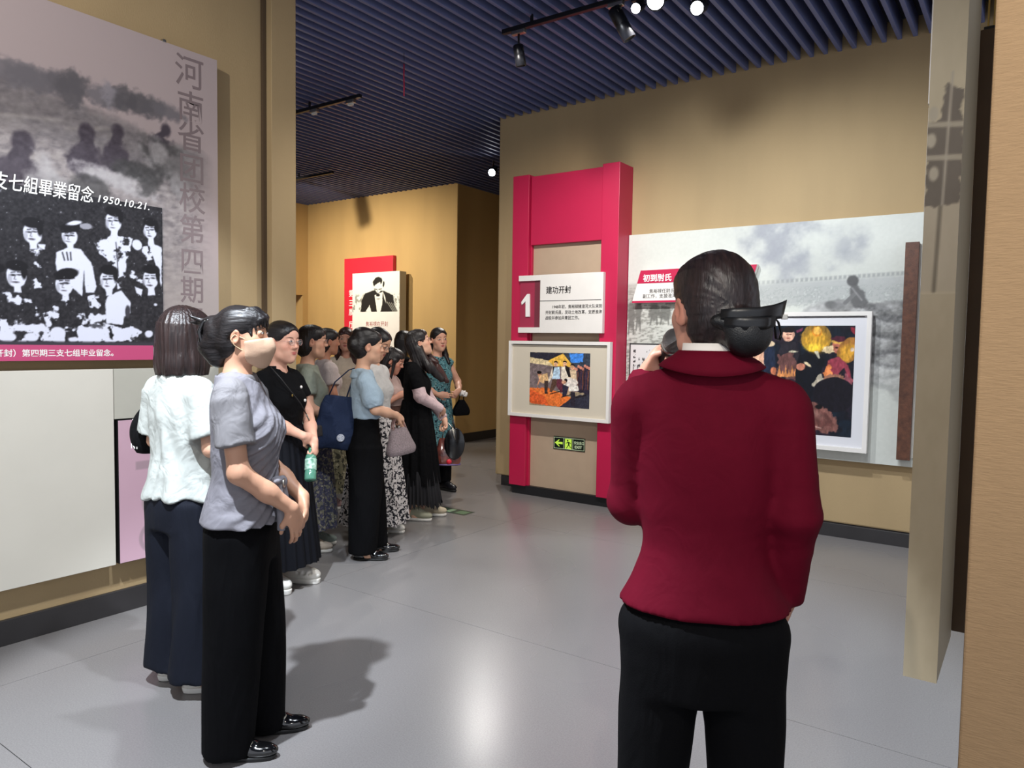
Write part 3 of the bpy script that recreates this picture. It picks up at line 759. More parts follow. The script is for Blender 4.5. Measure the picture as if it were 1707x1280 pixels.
def paint_class():
    q = lambda x, y: on_x(x, y, -3.915)
    u1, v1 = 2.203, 2.204
    p = Print(0.35, u1, 1.455, v1, 0.0038, (.16, .155, .17))
    n = fbm(p.U * 90, p.V * 90, 3); n2 = fbm(p.U * 26, p.V * 30, 4)
    p.C += (n[..., None] - .45) * .16
    c_ = lambda x, y: q(x / 3.557, 280 + y / 3.557)                            # pixel of the close-up
    k = .00281 / 3.557 * 1.0
    W = (.86, .87, .93)
    def E(x, y, rx, ry, c=W, rot=0, wob=.006, op=1.0, soft=None):
        a = c_(x, y); p.ell(a[0], a[1], rx * k * 1.12, ry * k, c, rot, soft, op, wob)
    def G(pts, c=W, wob=.008, op=1.0): p.poly([c_(*t) for t in pts], c, None, op, wob)
    K = (.10, .095, .11)
    def face(x, y, s=1.0, cap=False, hair=1):
        E(x, y, 47 * s, 66 * s); G([(x - 16 * s, y + 50 * s), (x + 24 * s, y + 50 * s), (x + 28 * s, y + 95 * s), (x - 14 * s, y + 95 * s)])
        if cap: E(x + 12 * s, y - 66 * s, 68 * s, 34 * s, K, .25); G([(x - 60 * s, y - 40 * s), (x + 60 * s, y - 52 * s), (x + 64 * s, y - 34 * s), (x - 54 * s, y - 26 * s)], K)
        else: E(x + 4 * s, y - 62 * s, 54 * s, 34 * s, K); E(x + 44 * s, y - 30 * s, 16 * s, 46 * s, K)
        E(x - 20 * s, y - 6 * s, 11 * s, 4.5 * s, K); E(x + 14 * s, y - 8 * s, 12 * s, 4.5 * s, K)
        p.line([c_(x - 32 * s, y - 22 * s), c_(x - 10 * s, y - 24 * s)], .004, K); p.line([c_(x + 4 * s, y - 24 * s), c_(x + 28 * s, y - 22 * s)], .004, K)
        p.line([c_(x - 8 * s, y - 4 * s), c_(x - 14 * s, y + 18 * s), c_(x - 4 * s, y + 20 * s)], .003, (.35, .34, .37))
        E(x - 6 * s, y + 36 * s, 13 * s, 4 * s, (.25, .22, .25)); E(x - 40 * s, y + 14 * s, 10 * s, 26 * s, (.62, .62, .66), op=.6)
    def cloth(pts, dens, col=W):
        a = np.zeros(p.U.shape); P0 = p.C.copy(); p.poly([c_(*t) for t in pts], col, None, 1.0, .02)
        th = np.clip((n2 - dens) * 12, 0, 1)[..., None]; p.C = P0 * (1 - th) + p.C * th
    # back row
    cloth([(160, 470), (320, 480), (330, 700), (150, 720)], .60); G([(225, 450), (270, 455), (265, 480), (235, 470)]); face(195, 385, .98)
    G([(335, 500), (400, 470), (480, 480), (545, 560), (575, 700), (560, 740), (510, 740), (500, 600), (490, 760), (350, 640), (330, 560)]); face(415, 405, .85, True); E(440, 325, 44, 12, W, .3); E(515, 345, 44, 14, (.6, .6, .64), wob=.02)
    for dx in (0, 26, 48): p.line([c_(372 + dx, 500), c_(385 + dx * .8, 545)], .006, K)
    cloth([(560, 440), (690, 395), (790, 420), (750, 560), (740, 700), (700, 720), (650, 560), (590, 500)], .40); face(676, 318, .96); p.line([c_(690, 440), c_(705, 640)], .004, K)
    E(815, 455, 30, 34); face(893, 372, .84); G([(885, 440), (960, 470), (962, 720), (935, 600), (900, 500)])
    cloth([(840, 440), (960, 440), (960, 560), (850, 560)], .58)
    # front row
    face(100, 640, 1.0); cloth([(20, 740), (160, 740), (250, 880), (230, 940), (60, 930)], .56); cloth([(0, 890), (240, 920), (380, 1000), (380, 1030), (0, 1030)], .46)
    E(188, 1002, 34, 26); E(40, 1000, 44, 30); E(345, 985, 40, 46, W, .5); E(438, 1016, 28, 16)
    face(385, 690, .98, True); cloth([(250, 800), (430, 770), (540, 860), (500, 980), (280, 960)], .57)
    face(645, 665, .98); G([(640, 760), (720, 725), (775, 790), (778, 860), (740, 880), (730, 930), (635, 920), (625, 800)]); cloth([(520, 760), (640, 740), (630, 900), (540, 920)], .55)
    E(760, 850, 14, 40, (.25, .24, .27)); G([(440, 960), (560, 920), (820, 950), (830, 975), (750, 1030), (470, 1030)], W, .04); E(660, 990, 20, 40, K, wob=.03); E(610, 935, 46, 10, (.3, .3, .33), wob=.03)
    face(895, 660, .98); E(925, 810, 12, 10); E(885, 985, 26, 24); G([(800, 700), (850, 720), (840, 760), (810, 740)])
    cloth([(760, 600), (850, 620), (840, 720), (770, 690)], .58)
    # earlier rows to the left, outside the photograph's frame
    for i in range(5):
        face(-140 - i * 230, 390 + 20 * (i % 2), .9, i % 2 == 1); face(-60 - i * 230, 660 - 15 * (i % 2), .95, i % 2 == 0)
        cloth([(-230 - i * 230, 760), (-20 - i * 230, 740), (0 - i * 230, 1030), (-230 - i * 230, 1030)], .5); cloth([(-220 - i * 230, 480), (-60 - i * 230, 480), (-60 - i * 230, 600), (-220 - i * 230, 600)], .5)
    sp = np.clip((n - .80) * 14, 0, 1); p.mix(sp * .6, (.7, .7, .74))
    edge = np.clip((1.478 - p.V) / .012, 0, 1); p.mix(edge, (.24, .23, .26))
    return p

e = side_frame('photo_poster', 1.9, 1.378, WL, 'large rosy grey photo poster with vertical Chinese lettering and a group photograph', 'poster')
U, V, _ = e['_o']
bx('board', e, 0.1, 2.545, 1.378, 3.10, 0.012, 0.07, mat('poster_edge', '#b5a8a4', 0.5), 0.002)
for u_ in (0.6, 2.0): bx('batten', e, u_, u_ + .05, 1.5, 3.0, -0.019, 0.012, M['black'])
pr('background_print', e, paint_poster(), 0.0712)
bx('photo_plate', e, 0.35, 2.203, 1.453, 2.204, 0.0715, 0.078, M['black'])
pr('group_photo_print', e, paint_class(), 0.0786)
bx('caption_strip', e, 0.35, 2.142, 1.378, 1.455, 0.0715, 0.082, mat('caption_magenta', '#c24a76', 0.5), 0.001)
tx('caption_lettering', e, '1950年10月21日，河南省团校（开封）第四期三支七组毕业留念。', 0.0375, M['lettering_white'], on_x(195, 591, -3.918)[0] + .005, 1.402, 0.0825, bold=.0005, align='RIGHT')
VL = mat('grey_lettering', '#7d6e6f', 0.5)
for ch, x, y, s_ in (('河', 316, 121, .185), ('南', 318, 179, .175), ('省', 319, 229, .175), ('团', 320, 282, .17), ('校', 321, 332, .17), ('第', 321, 383, .165), ('四', 321, 436, .16), ('期', 321, 484, .155), ('三', 322, 532, .155)):
    a = on_x(x, y, -3.926)
    tx('title_character', e, ch, s_ * 1.02, VL, a[0], a[1] - s_ * .36, 0.0716, align='CENTER', bold=.0012, extrude=.0004, sx=.95)
for s_, x, sz in (('三支七組畢業留念', 82, .098), ('1950.10.21.', 195, .050)):
    pass
a = on_x(150, 331, -3.915)
a = on_x(156, 331, -3.915)
tx('handwritten_title', e, '三支七組畢業留念', 0.086, M['lettering_white'], a[0], 2.178, 0.0795, align='RIGHT', bold=.0008, shear=.14, sx=.74)
tx('handwritten_title', e, '1950.10.21.', 0.052, M['lettering_white'], a[0] + .012, 2.182, 0.0795, bold=.0006, shear=.25, sx=1.02, space=1.12)
obj('mounting_clip', box_mesh('mounting_clip', on_x(273, 75, -3.93)[0] - U - .01, on_x(273, 75, -3.93)[0] - U + .01, 3.097 - V, 3.112 - V, .05, .075, .002), M['metal'], e)

e = side_frame('blank_panel', 1.1, 0.292, WL, 'large blank cream panel below the photo poster', 'panel')
bx('board', e, 0.1, 1.932, 0.292, 1.331, 0.008, 0.07, M['cream'], 0.002)
for u_ in (0.6, 1.7): bx('batten', e, u_, u_ + .05, .4, 1.2, -0.019, 0.009, M['black'])
e = side_frame('blank_panel', 2.2, 1.066, WL, 'smaller grey green blank panel above the pink panel', 'panel')
bx('board', e, 1.936, 2.545, 1.066, 1.331, 0.008, 0.066, mat('grey_green_panel', '#b9b7ab', 0.5, var=.03), 0.002)
bx('batten', e, 2.2, 2.25, 1.1, 1.3, -0.019, 0.009, M['black'])
e = side_frame('pink_panel', 2.2, 0.292, WL, 'pale pink panel with ring motifs beside the cream panel, behind the white T-shirt', 'panel')
p = Print(1.953, 2.543, 0.294, 1.058, 0.005, (.80, .66, .72))
p.C += (fbm(p.U * 3, p.V * 3)[..., None] - .5) * .03
q = lambda x, y: on_x(x, y, -3.926)
G_ = (.68, .58, .62)
a = q(262, 833); p.ell(a[0], a[1], .085, .10, (.71, .62, .64)); 
a = q(262, 893); p.ell(a[0], a[1], .10, .095, G_); p.ell(a[0], a[1], .078, .07, (.80, .66, .72))
a = q(245, 775); p.poly([(a[0] - .06, a[1] - .02), (a[0] + .12, a[1] - .02), (a[0] + .12, a[1] + .025), (a[0] - .06, a[1] + .025)], G_)
bx('board', e, 1.950, 2.545, 0.292, 1.060, 0.008, 0.07, M['black'], 0.001)
pr('panel_print', e, p, 0.0706)
bx('batten', e, 2.2, 2.25, .4, 1.0, -0.019, 0.009, M['black'])

# ================================================================ back room displays
YB = 8.35
e = front_frame('red_board', -8.74, 0.45, YB, 'tall scarlet board with white vertical lettering behind the portrait box', 'board')
bx('board', e, -9.27, -8.17, 0.45, 2.82, 0.002, 0.07, M['red2'], 0.003)
for ch, x, y, s_ in (('第', 587, 489, .12), ('三', 587, 505, .12), ('展', 587, 520, .12), ('厅', 587, 541, .12)):
    a = on_y(x, y, 8.28); tx('lettering', e, ch, s_, M['lettering_white'], a[0] - .02, a[1] - .045, 0.071, align='CENTER', bold=.002)
def paint_portrait():
    p = Print(-8.915, -7.885, 1.945, 2.556, 0.0065, (.88, .89, .86))
    s = lambda x, y: on_y(460 + x / 7.11, 430 + y / 7.11, 8.14)
    k = .00664 / 7.11
    def E(x, y, rx, ry, c, rot=0, wob=.01, soft=None, op=1): a = s(x, y); p.ell(a[0], a[1], rx * k * 1.2, ry * k, c, rot, soft, op, wob)
    def G(pts, c, wob=.012, op=1.0): p.poly([s(*t) for t in pts], c, None, op, wob)
    n = fbm(p.U * 24, p.V * 24, 3)
    m = np.clip((2.24 - p.V) / .05, 0, 1); p.mix(np.clip((n - .52) * 8, 0, 1) * m * .8, (.50, .50, .46))
    K = (.13, .125, .12); Wt = (.90, .90, .86)
    G([(1010, 640), (1020, 500), (1060, 420), (1170, 380), (1280, 390), (1390, 440), (1410, 560), (1440, 640)], K)
    G([(1170, 440), (1270, 400), (1260, 560), (1240, 645), (1200, 645), (1190, 560)], Wt); G([(1060, 640), (1110, 560), (1135, 640)], Wt, .02); G([(1270, 390), (1300, 470), (1310, 540), (1285, 480)], Wt, .004)
    for i in range(4): p.line([s(1320 + i * 26, 520 + i * 6), s(1390 + i * 18, 630)], .012, (.62, .62, .58))
    E(1212, 350, 58, 95, Wt, .12); E(1218, 270, 75, 62, K, -.1); E(1165, 300, 20, 46, K, .2); E(1278, 310, 16, 46, K, -.1)
    E(1215, 305, 46, 34, Wt, wob=.004); G([(1150, 290), (1180, 240), (1250, 240), (1230, 285), (1180, 320)], K)
    p.line([s(1168, 368), s(1200, 372)], .012, K); p.line([s(1222, 372), s(1255, 366)], .012, K); p.line([s(1205, 380), s(1195, 412)], .008, (.4, .4, .38))
    E(1212, 440, 36, 26, K, wob=.004); E(1210, 462, 22, 10, Wt); E(1215, 485, 34, 12, (.45, .45, .42), op=.6)
    return p
e = front_frame('portrait_box', -8.4, 0.45, YB, 'deep white box with a black and white portrait of a laughing man', 'display box')
bx('box_body', e, -8.915, -7.885, 0.45, 2.556, 0.071, 0.206, mat('box_grey', '#a9a598', 0.6), 0.003)
bx('front_board', e, -8.915, -7.885, 0.45, 2.556, 0.206, 0.216, M['white'])
pr('portrait_print', e, paint_portrait(), 0.2166)
a = on_y(610, 541, 8.14); tx('lettering', e, '焦裕禄在开封', 0.082, M['lettering_red'], a[0], a[1] - .02, 0.217, align='LEFT')
# board standing in the niche of the side wall
e = side_frame('niche_board', 7.95, 0.9, -10.52, 'white board with a dark red framed sheet inside the wall niche', 'board')
bx('board', e, 7.55, 8.06, 0.9, 2.25, 0.005, 0.03, M['white'])
bx('red_frame', e, 7.72, 7.99, 1.72, 2.22, 0.03, 0.034, mat('dark_red_frame', '#7c2a35', .5)); bx('sheet', e, 7.72, 7.93, 1.76, 2.22, 0.034, 0.037, mat('mauve_sheet', '#a98f97', .6))
bx('tray', e, 7.50, 8.10, 0.895, 0.90, 0.0, 0.10, M['white'])

# ================================================================ right side: printed box column, dark cabinet, near wall
struct('wall_right', box_mesh('wall_right', -0.082, 2.5, 1.5, 1.78, 0.0, 3.97, 0.004), M['gold_near'])
e = front_frame('mural_column', -0.235, 0.54, 2.4, 'narrow hanging column panel printed with an old gate tower, beside the near wall', 'panel')
def paint_tower():
    p = Print(-0.2785, -0.1925, 0.54, 2.75, 0.004, (.74, .69, .58))
    q = lambda x, y: on_y(x, y, 2.4)
    n = fbm(p.U * 30, p.V * 12, 4)
    lo = 1.656
    m = np.clip((p.V - lo) / .01, 0, 1)
    p.mix(m * np.clip((1.93 - p.V) / .01, 0, 1) , (.70, .65, .56))
    D = (.42, .38, .33)
    p.poly([q(1545, 205), q(1562, 205), q(1570, 165), q(1582, 140), q(1605, 150), q(1605, 340), q(1540, 345)], D, wob=.03)
    for y in (205, 260): p.poly([q(1540, y), q(1610, y - 4), q(1610, y + 6), q(1540, y + 8)], (.66, .62, .54))
    for x, y in ((1556, 290), (1552, 235), (1556, 190)): a = q(x, y); p.ell(a[0], a[1], .012, .02, (.70, .66, .58))
    p.line([q(1588, 120), q(1570, 345)], .006, (.68, .64, .57)); p.line([q(1567, 345), q(1556, 485)], .010, (.47, .43, .36))
    p.mix((p.V < lo) * 1.0, (.70, .645, .54)); p.C += (n[..., None] - .5) * .05
    return p
bx('column_body', e, -0.2785, -0.1925, 0.54, 2.75, -0.43, 0.0, mat('column_board', '#a79b83', .55), 0.0)
pr('tower_print', e, paint_tower(), 0.0008)
bx('white_edge', e, -0.2815, -0.2785, 2.19, 2.75, -0.05, -0.002, M['white']); bx('white_edge', e, -0.285, -0.2785, 1.895, 2.192, -0.09, -0.05, M['white'])
bx('hanger', e, -0.245, -0.225, 2.75, 3.80, -0.22, -0.20, M['black'])
e = front_frame('hanging_cabinet', -0.1, 0.56, 2.83, 'hanging cabinet behind the printed column, its dark brown standing in for shade', 'cabinet')
bx('cabinet_body', e, -0.1925, 0.30, 0.56, 2.52, -0.40, 0.0, mat('cabinet_shade_brown', '#5b4a38', .55, var=.08), 0.002)  # shade on this body is put into its dark brown colour
bx('top_tray', e, -0.185, 0.29, 2.52, 2.535, -0.38, -0.02, M['black'])
for u_ in (-0.176, -0.160): bx('brass_strip', e, u_, u_ + .005, 2.535, 3.80, -0.03, -0.02, M['brass'])
bx('side_post', e, -0.150, 0.05, 2.535, 3.80, -0.20, -0.06, M['base'])
# ================================================================ implicit-surface toolkit (distance fields on a graded grid -> one closed mesh)
def axis(lo, hi, h, fine=()):
    """graded coordinates: step h, finer inside the given (a, b, step) spans"""
    xs = [lo]
    while xs[-1] < hi:
        x = xs[-1]; st = h
        for a, b_, f in fine:
            if a - 1e-6 <= x < b_: st = min(st, f)
            elif x < a < x + st: st = min(st, max(a - x, f * 0.5))
        xs.append(x + st)
    return np.array(xs, np.float32)

class Prim:
    __slots__ = ('lo', 'hi', 'fn', 'op', 'k')
    def __init__(s, lo, hi, fn, op='u', k=0.01):
        s.lo = np.asarray(lo, float); s.hi = np.asarray(hi, float); s.fn = fn; s.op = op; s.k = k

def P_cone(a, b, ra, rb, k=0.02, op='u', sq=None):
    """tapered limb with round ends; sq = (unit axis, factor) flattens it along an axis"""
    a = np.asarray(a, float); b = np.asarray(b, float); R = max(ra, rb); ba = b - a; L2 = ba @ ba + 1e-12
    def fn(x, y, z):
        px, py, pz = x - a[0], y - a[1], z - a[2]
        t = np.clip((px * ba[0] + py * ba[1] + pz * ba[2]) / L2, 0, 1)
        px, py, pz = px - t * ba[0], py - t * ba[1], pz - t * ba[2]
        if sq is not None:
            n, f = sq; q = (px * n[0] + py * n[1] + pz * n[2]) * (1 / f - 1)
            px, py, pz = px + q * n[0], py + q * n[1], pz + q * n[2]
        return np.sqrt(px * px + py * py + pz * pz) - (ra + t * (rb - ra))
    m = R * (1.05 if sq is None else 1.05)
    return Prim(np.minimum(a, b) - m, np.maximum(a, b) + m, fn, op, k)

def P_cut(a, b, ra, rb, k=0.02, op='u'):
    """tapered limb with flat ends (a sleeve or a trouser leg)"""
    a = np.asarray(a, float); b = np.asarray(b, float); R = max(ra, rb); ba = b - a; L = math.sqrt(ba @ ba); u = ba / L
    def fn(x, y, z):
        px, py, pz = x - a[0], y - a[1], z - a[2]
        h = px * u[0] + py * u[1] + pz * u[2]
        t = np.clip(h / L, 0, 1)
        px, py, pz = px - h * u[0], py - h * u[1], pz - h * u[2]
        d = np.sqrt(px * px + py * py + pz * pz) - (ra + t * (rb - ra))
        return np.maximum(d, np.maximum(-h, h - L))
    return Prim(np.minimum(a, b) - R, np.maximum(a, b) + R, fn, op, k)

def P_ell(c, r, k=0.02, op='u', rot=None):
    c = np.asarray(c, float); r = np.asarray(r, float); Rm = None if rot is None else np.array(Euler(rot).to_matrix())
    def fn(x, y, z):
        px, py, pz = x - c[0], y - c[1], z - c[2]
        if Rm is not None:
            px, py, pz = (Rm[0, 0] * px + Rm[1, 0] * py + Rm[2, 0] * pz, Rm[0, 1] * px + Rm[1, 1] * py + Rm[2, 1] * pz, Rm[0, 2] * px + Rm[1, 2] * py + Rm[2, 2] * pz)
        k0 = np.sqrt((px / r[0]) ** 2 + (py / r[1]) ** 2 + (pz / r[2]) ** 2)
        k1 = np.sqrt((px / r[0] ** 2) ** 2 + (py / r[1] ** 2) ** 2 + (pz / r[2] ** 2) ** 2) + 1e-9
        return k0 * (k0 - 1) / k1
    m = r if Rm is None else np.full(3, r.max())
    return Prim(c - m, c + m, fn, op, k)

def _smooth_interp(z, zs, vs):
    """monotone-ish cubic through section values"""
    n = len(zs); m = np.gradient(vs, zs)
    zq = np.clip(z, zs[0], zs[-1]); i = np.clip(np.searchsorted(zs, zq) - 1, 0, n - 2)
    h = zs[i + 1] - zs[i]; t = (zq - zs[i]) / h
    return (vs[i] * (2 * t ** 3 - 3 * t ** 2 + 1) + m[i] * h * (t ** 3 - 2 * t ** 2 + t) + vs[i + 1] * (-2 * t ** 3 + 3 * t ** 2) + m[i + 1] * h * (t ** 3 - t ** 2))

def P_loft(secs, k=0.02, op='u', p=2.0, wave=None):
    """stack of elliptic sections (z, cx, cy, rx, ry), flat at both ends; wave(theta, z) moves the wall out"""
    S = np.array(sorted(secs), float); zs = S[:, 0]
    def fn(x, y, z):
        zf = np.asarray(z, float); zr = zf.ravel() if zf.size < 4000 else None
        if zr is not None:
            g = [_smooth_interp(zr, zs, S[:, j]).reshape(zf.shape) for j in (1, 2, 3, 4)]
        else:
            zz = np.linspace(zs[0], zs[-1], 400); g = [np.interp(zf, zz, _smooth_interp(zz, zs, S[:, j])) for j in (1, 2, 3, 4)]
        cx, cy, rx, ry = g
        px, py = x - cx, y - cy
        if p == 2.0:
            k0 = np.sqrt((px / rx) ** 2 + (py / ry) ** 2)
        else:
            k0 = (np.abs(px / rx) ** p + np.abs(py / ry) ** p) ** (1 / p)
        k1 = np.sqrt((px / rx ** 2) ** 2 + (py / ry ** 2) ** 2) + 1e-6
        d = np.where(k0 > 0.3, k0 * (k0 - 1) / k1, -np.minimum(rx, ry) * (1 - k0))
        if wave is not None: d = d - wave(np.arctan2(px, py), zf)
        return np.maximum(d, np.maximum(zs[0] - z, z - zs[-1]))
    lo = (min(S[:, 1] - S[:, 3]), min(S[:, 2] - S[:, 4]), zs[0]); hi = (max(S[:, 1] + S[:, 3]), max(S[:, 2] + S[:, 4]), zs[-1])
    return Prim(lo, hi, fn, op, k)

def P_half(n, d, k=0.002, op='i'):
    n = np.asarray(n, float)
    return Prim((-9,) * 3, (9,) * 3, lambda x, y, z: x * n[0] + y * n[1] + z * n[2] - d, op, k)

def in_frame(pr_, R, c):
    """a primitive defined in a local frame (rotation R, origin c)"""
    R = np.asarray(R); c = np.asarray(c)
    cs = np.array([[(pr_.lo, pr_.hi)[i][0], (pr_.lo, pr_.hi)[j][1], (pr_.lo, pr_.hi)[l][2]] for i in (0, 1) for j in (0, 1) for l in (0, 1)])
    W = np.clip(cs, -2, 2) @ R.T + c
    def fn(x, y, z):
        px, py, pz = x - c[0], y - c[1], z - c[2]
        return pr_.fn(R[0, 0] * px + R[1, 0] * py + R[2, 0] * pz, R[0, 1] * px + R[1, 1] * py + R[2, 1] * pz, R[0, 2] * px + R[1, 2] * py + R[2, 2] * pz)
    return Prim(W.min(0), W.max(0), fn, pr_.op, pr_.k)

def P_comp(prims, off=0.0, op='u', k=.004):
    us = [p for p in prims if p.op == 'u']
    def fn(x, y, z):
        d = 0.5
        for p in prims: d = _comb(d, p.fn(x, y, z), p.op, p.k)
        return d - off
    return Prim(np.min([p.lo for p in us], 0) - off, np.max([p.hi for p in us], 0) + off, fn, op, k)

def _comb(d, v, op, k):
    if op == 'u':
        h = np.maximum(k - np.abs(d - v), 0) / k; return np.minimum(d, v) - h * h * k * .25
    if op == 's': v = -v
    h = np.maximum(k - np.abs(d - v), 0) / k; return np.maximum(d, v) + h * h * k * .25

def eval_grid(prims, xs, ys, zs):
    D = np.full((len(xs), len(ys), len(zs)), 0.5, np.float32)
    for p in prims:
        m = p.k + 0.035
        if p.op == 'i': sl = [slice(0, len(xs)), slice(0, len(ys)), slice(0, len(zs))]
        else: sl = [slice(*np.searchsorted(a, (p.lo[i] - m, p.hi[i] + m))) for i, a in enumerate((xs, ys, zs))]
        if any(q.stop <= q.start for q in sl): continue
        v = p.fn(xs[sl[0]][:, None, None], ys[sl[1]][None, :, None], zs[sl[2]][None, None, :])
        t = tuple(sl); D[t] = _comb(D[t], v, p.op, p.k)
    return D

def eval_pts(prims, P):
    d = np.full(len(P), 0.5)
    for p in prims: d = _comb(d, p.fn(P[:, 0], P[:, 1], P[:, 2]), p.op, p.k)
    return d

def surface(D, xs, ys, zs):
    """naive surface nets: quads around every sign-changing grid edge"""
    D[0] = D[-1] = 0.5; D[:, 0] = D[:, -1] = 0.5; D[:, :, 0] = D[:, :, -1] = 0.5
    s = D < 0
    nx, ny, nz = D.shape
    c = np.zeros((nx - 1, ny - 1, nz - 1), np.uint8)
    for i in (0, 1):
        for j in (0, 1):
            for l in (0, 1): c += s[i:nx - 1 + i, j:ny - 1 + j, l:nz - 1 + l]
    act = np.argwhere((c > 0) & (c < 8))
    if not len(act): return np.zeros((0, 3)), np.zeros((0, 4), int)
    idx = np.full(c.shape, -1, np.int32); idx[tuple(act.T)] = np.arange(len(act))
    acc = np.zeros((len(act), 3)); cnt = np.zeros(len(act))
    cor = [(i, j, l) for i in (0, 1) for j in (0, 1) for l in (0, 1)]
    val = {q: D[act[:, 0] + q[0], act[:, 1] + q[1], act[:, 2] + q[2]] for q in cor}
    for a in cor:
        for ax in range(3):
            if a[ax]: continue
            b = list(a); b[ax] = 1; b = tuple(b)
            va, vb = val[a], val[b]; m = (va < 0) != (vb < 0)
            t = np.where(m, va / np.where(m, va - vb, 1), 0)
            pos = np.tile(np.array(a, float), (len(act), 1)); pos[:, ax] = t
            acc[m] += pos[m]; cnt[m] += 1
    V = act + acc / cnt[:, None]
    V = np.stack([np.interp(V[:, i], np.arange(len(a)), a) for i, a in enumerate((xs, ys, zs))], 1)
    F = []
    for ax in range(3):
        sl0 = [slice(None)] * 3; sl1 = [slice(None)] * 3; sl0[ax] = slice(0, -1); sl1[ax] = slice(1, None)
        e = np.argwhere(s[tuple(sl0)] != s[tuple(sl1)])
        o1, o2 = [(1, 2), (2, 0), (0, 1)][ax]
        ok = (e[:, o1] > 0) & (e[:, o2] > 0) & (e[:, o1] < D.shape[o1] - 1) & (e[:, o2] < D.shape[o2] - 1); e = e[ok]
        q = []
        for d1, d2 in ((1, 1), (0, 1), (0, 0), (1, 0)):
            t = e.copy(); t[:, o1] -= d1; t[:, o2] -= d2; q.append(idx[tuple(t.T)])
        q = np.stack(q, 1); neg = s[tuple(e.T)]
        q[~neg] = q[~neg][:, ::-1]
        F.append(q)
    F = np.concatenate(F)
    return V, F[(F >= 0).all(1)]

def build(name, prims, h, mat_, parent, fine=((), (), ()), disp=None, color=None, smooth=1, bounds=None):
    us = [p for p in prims if p.op == 'u']
    lo = np.min([p.lo for p in us], 0) - 0.03; hi = np.max([p.hi for p in us], 0) + 0.03
    if bounds is not None: lo = np.maximum(lo, bounds[0]); hi = np.minimum(hi, bounds[1])
    ax = [axis(lo[i], hi[i], h, fine[i]) for i in range(3)]
    D = eval_grid(prims, *ax)
    if disp is not None:
        near = np.abs(D) < 0.06
        I = np.argwhere(near)
        D[near] -= disp(ax[0][I[:, 0]], ax[1][I[:, 1]], ax[2][I[:, 2]]).astype(np.float32)
    V, F = surface(D, *ax)
    for _ in range(smooth):                                   # light relaxation takes the grid steps out
        S = np.zeros_like(V); n = np.zeros(len(V))
        for a, b in ((0, 1), (1, 2), (2, 3), (3, 0)):
            np.add.at(S, F[:, a], V[F[:, b]]); np.add.at(S, F[:, b], V[F[:, a]]); np.add.at(n, F[:, a], 1); np.add.at(n, F[:, b], 1)
        V = V * .5 + (S / np.maximum(n, 1)[:, None]) * .5
    me = mesh_np(name, V, [F], True, None if color is None else color(V))
    return obj(name, me, mat_, parent)

def folds(seed, amp, wx=0, wy=0, wz=0, n=5, spread=0.6):
    """soft cloth folds: a few warped sine waves; wx, wy, wz = mean wave numbers (per metre)"""
    r = np.random.RandomState(seed)
    W = [(np.array([wx, wy, wz]) * (1 + spread * (r.rand(3) - .5) * 2) * np.sign(r.rand(3) - .3), r.rand() * 6.28, (r.rand(3) - .5) * 14, r.rand() * 6.28) for _ in range(n)]
    def f(x, y, z):
        s = 0
        for k, ph, q, p2 in W:
            g = np.sin(q[0] * x + q[1] * y + q[2] * z + p2)
            s = s + np.sin(6.283 * (k[0] * x + k[1] * y + k[2] * z) + ph + 1.6 * g) * (0.6 + 0.4 * g)
        return amp * s / math.sqrt(n)
    return f

# ================================================================ the figure
SKIN = {}
def skin_mat():
    m = mat('skin', None, 0.5, attr='Col', spec=0.35)
    b = m.node_tree.nodes['Principled BSDF']
    b.inputs['Subsurface Weight'].default_value = 0.08
    b.inputs['Subsurface Radius'].default_value = (0.012, 0.005, 0.003)
    return m
M['skin'] = skin_mat()
def hair_mat(name, c, c2, r=0.40, sc=(1, 1, .05), bump=.22):
    m = mat(name, c, r, spec=0.42, var=0.3, var_scale=110, var_col=c2, bump=bump, bump_scale=190, stretch=sc)
    return m
M['hair'] = hair_mat('black_hair', '#100d0e', '#231c1b')
M['hair_brown'] = hair_mat('dark_brown_hair', '#150e0e', '#2b1e1c', .40)
M['hair_back'] = hair_mat('swept_black_hair', '#0e0c0d', '#1f1a1a', .40, (1, .05, 1))
M['hair_red'] = hair_mat('auburn_hair', '#20100f', '#43241f', .34)
M['eye_white'] = mat('eye_white', '#dcd4cc', 0.25)
M['iris'] = mat('dark_iris', '#1a0f0b', 0.15)
M['brow'] = mat('brow_hair', '#2b201c', 0.7)
M['lash'] = mat('lash_line', '#1a1211', 0.6)

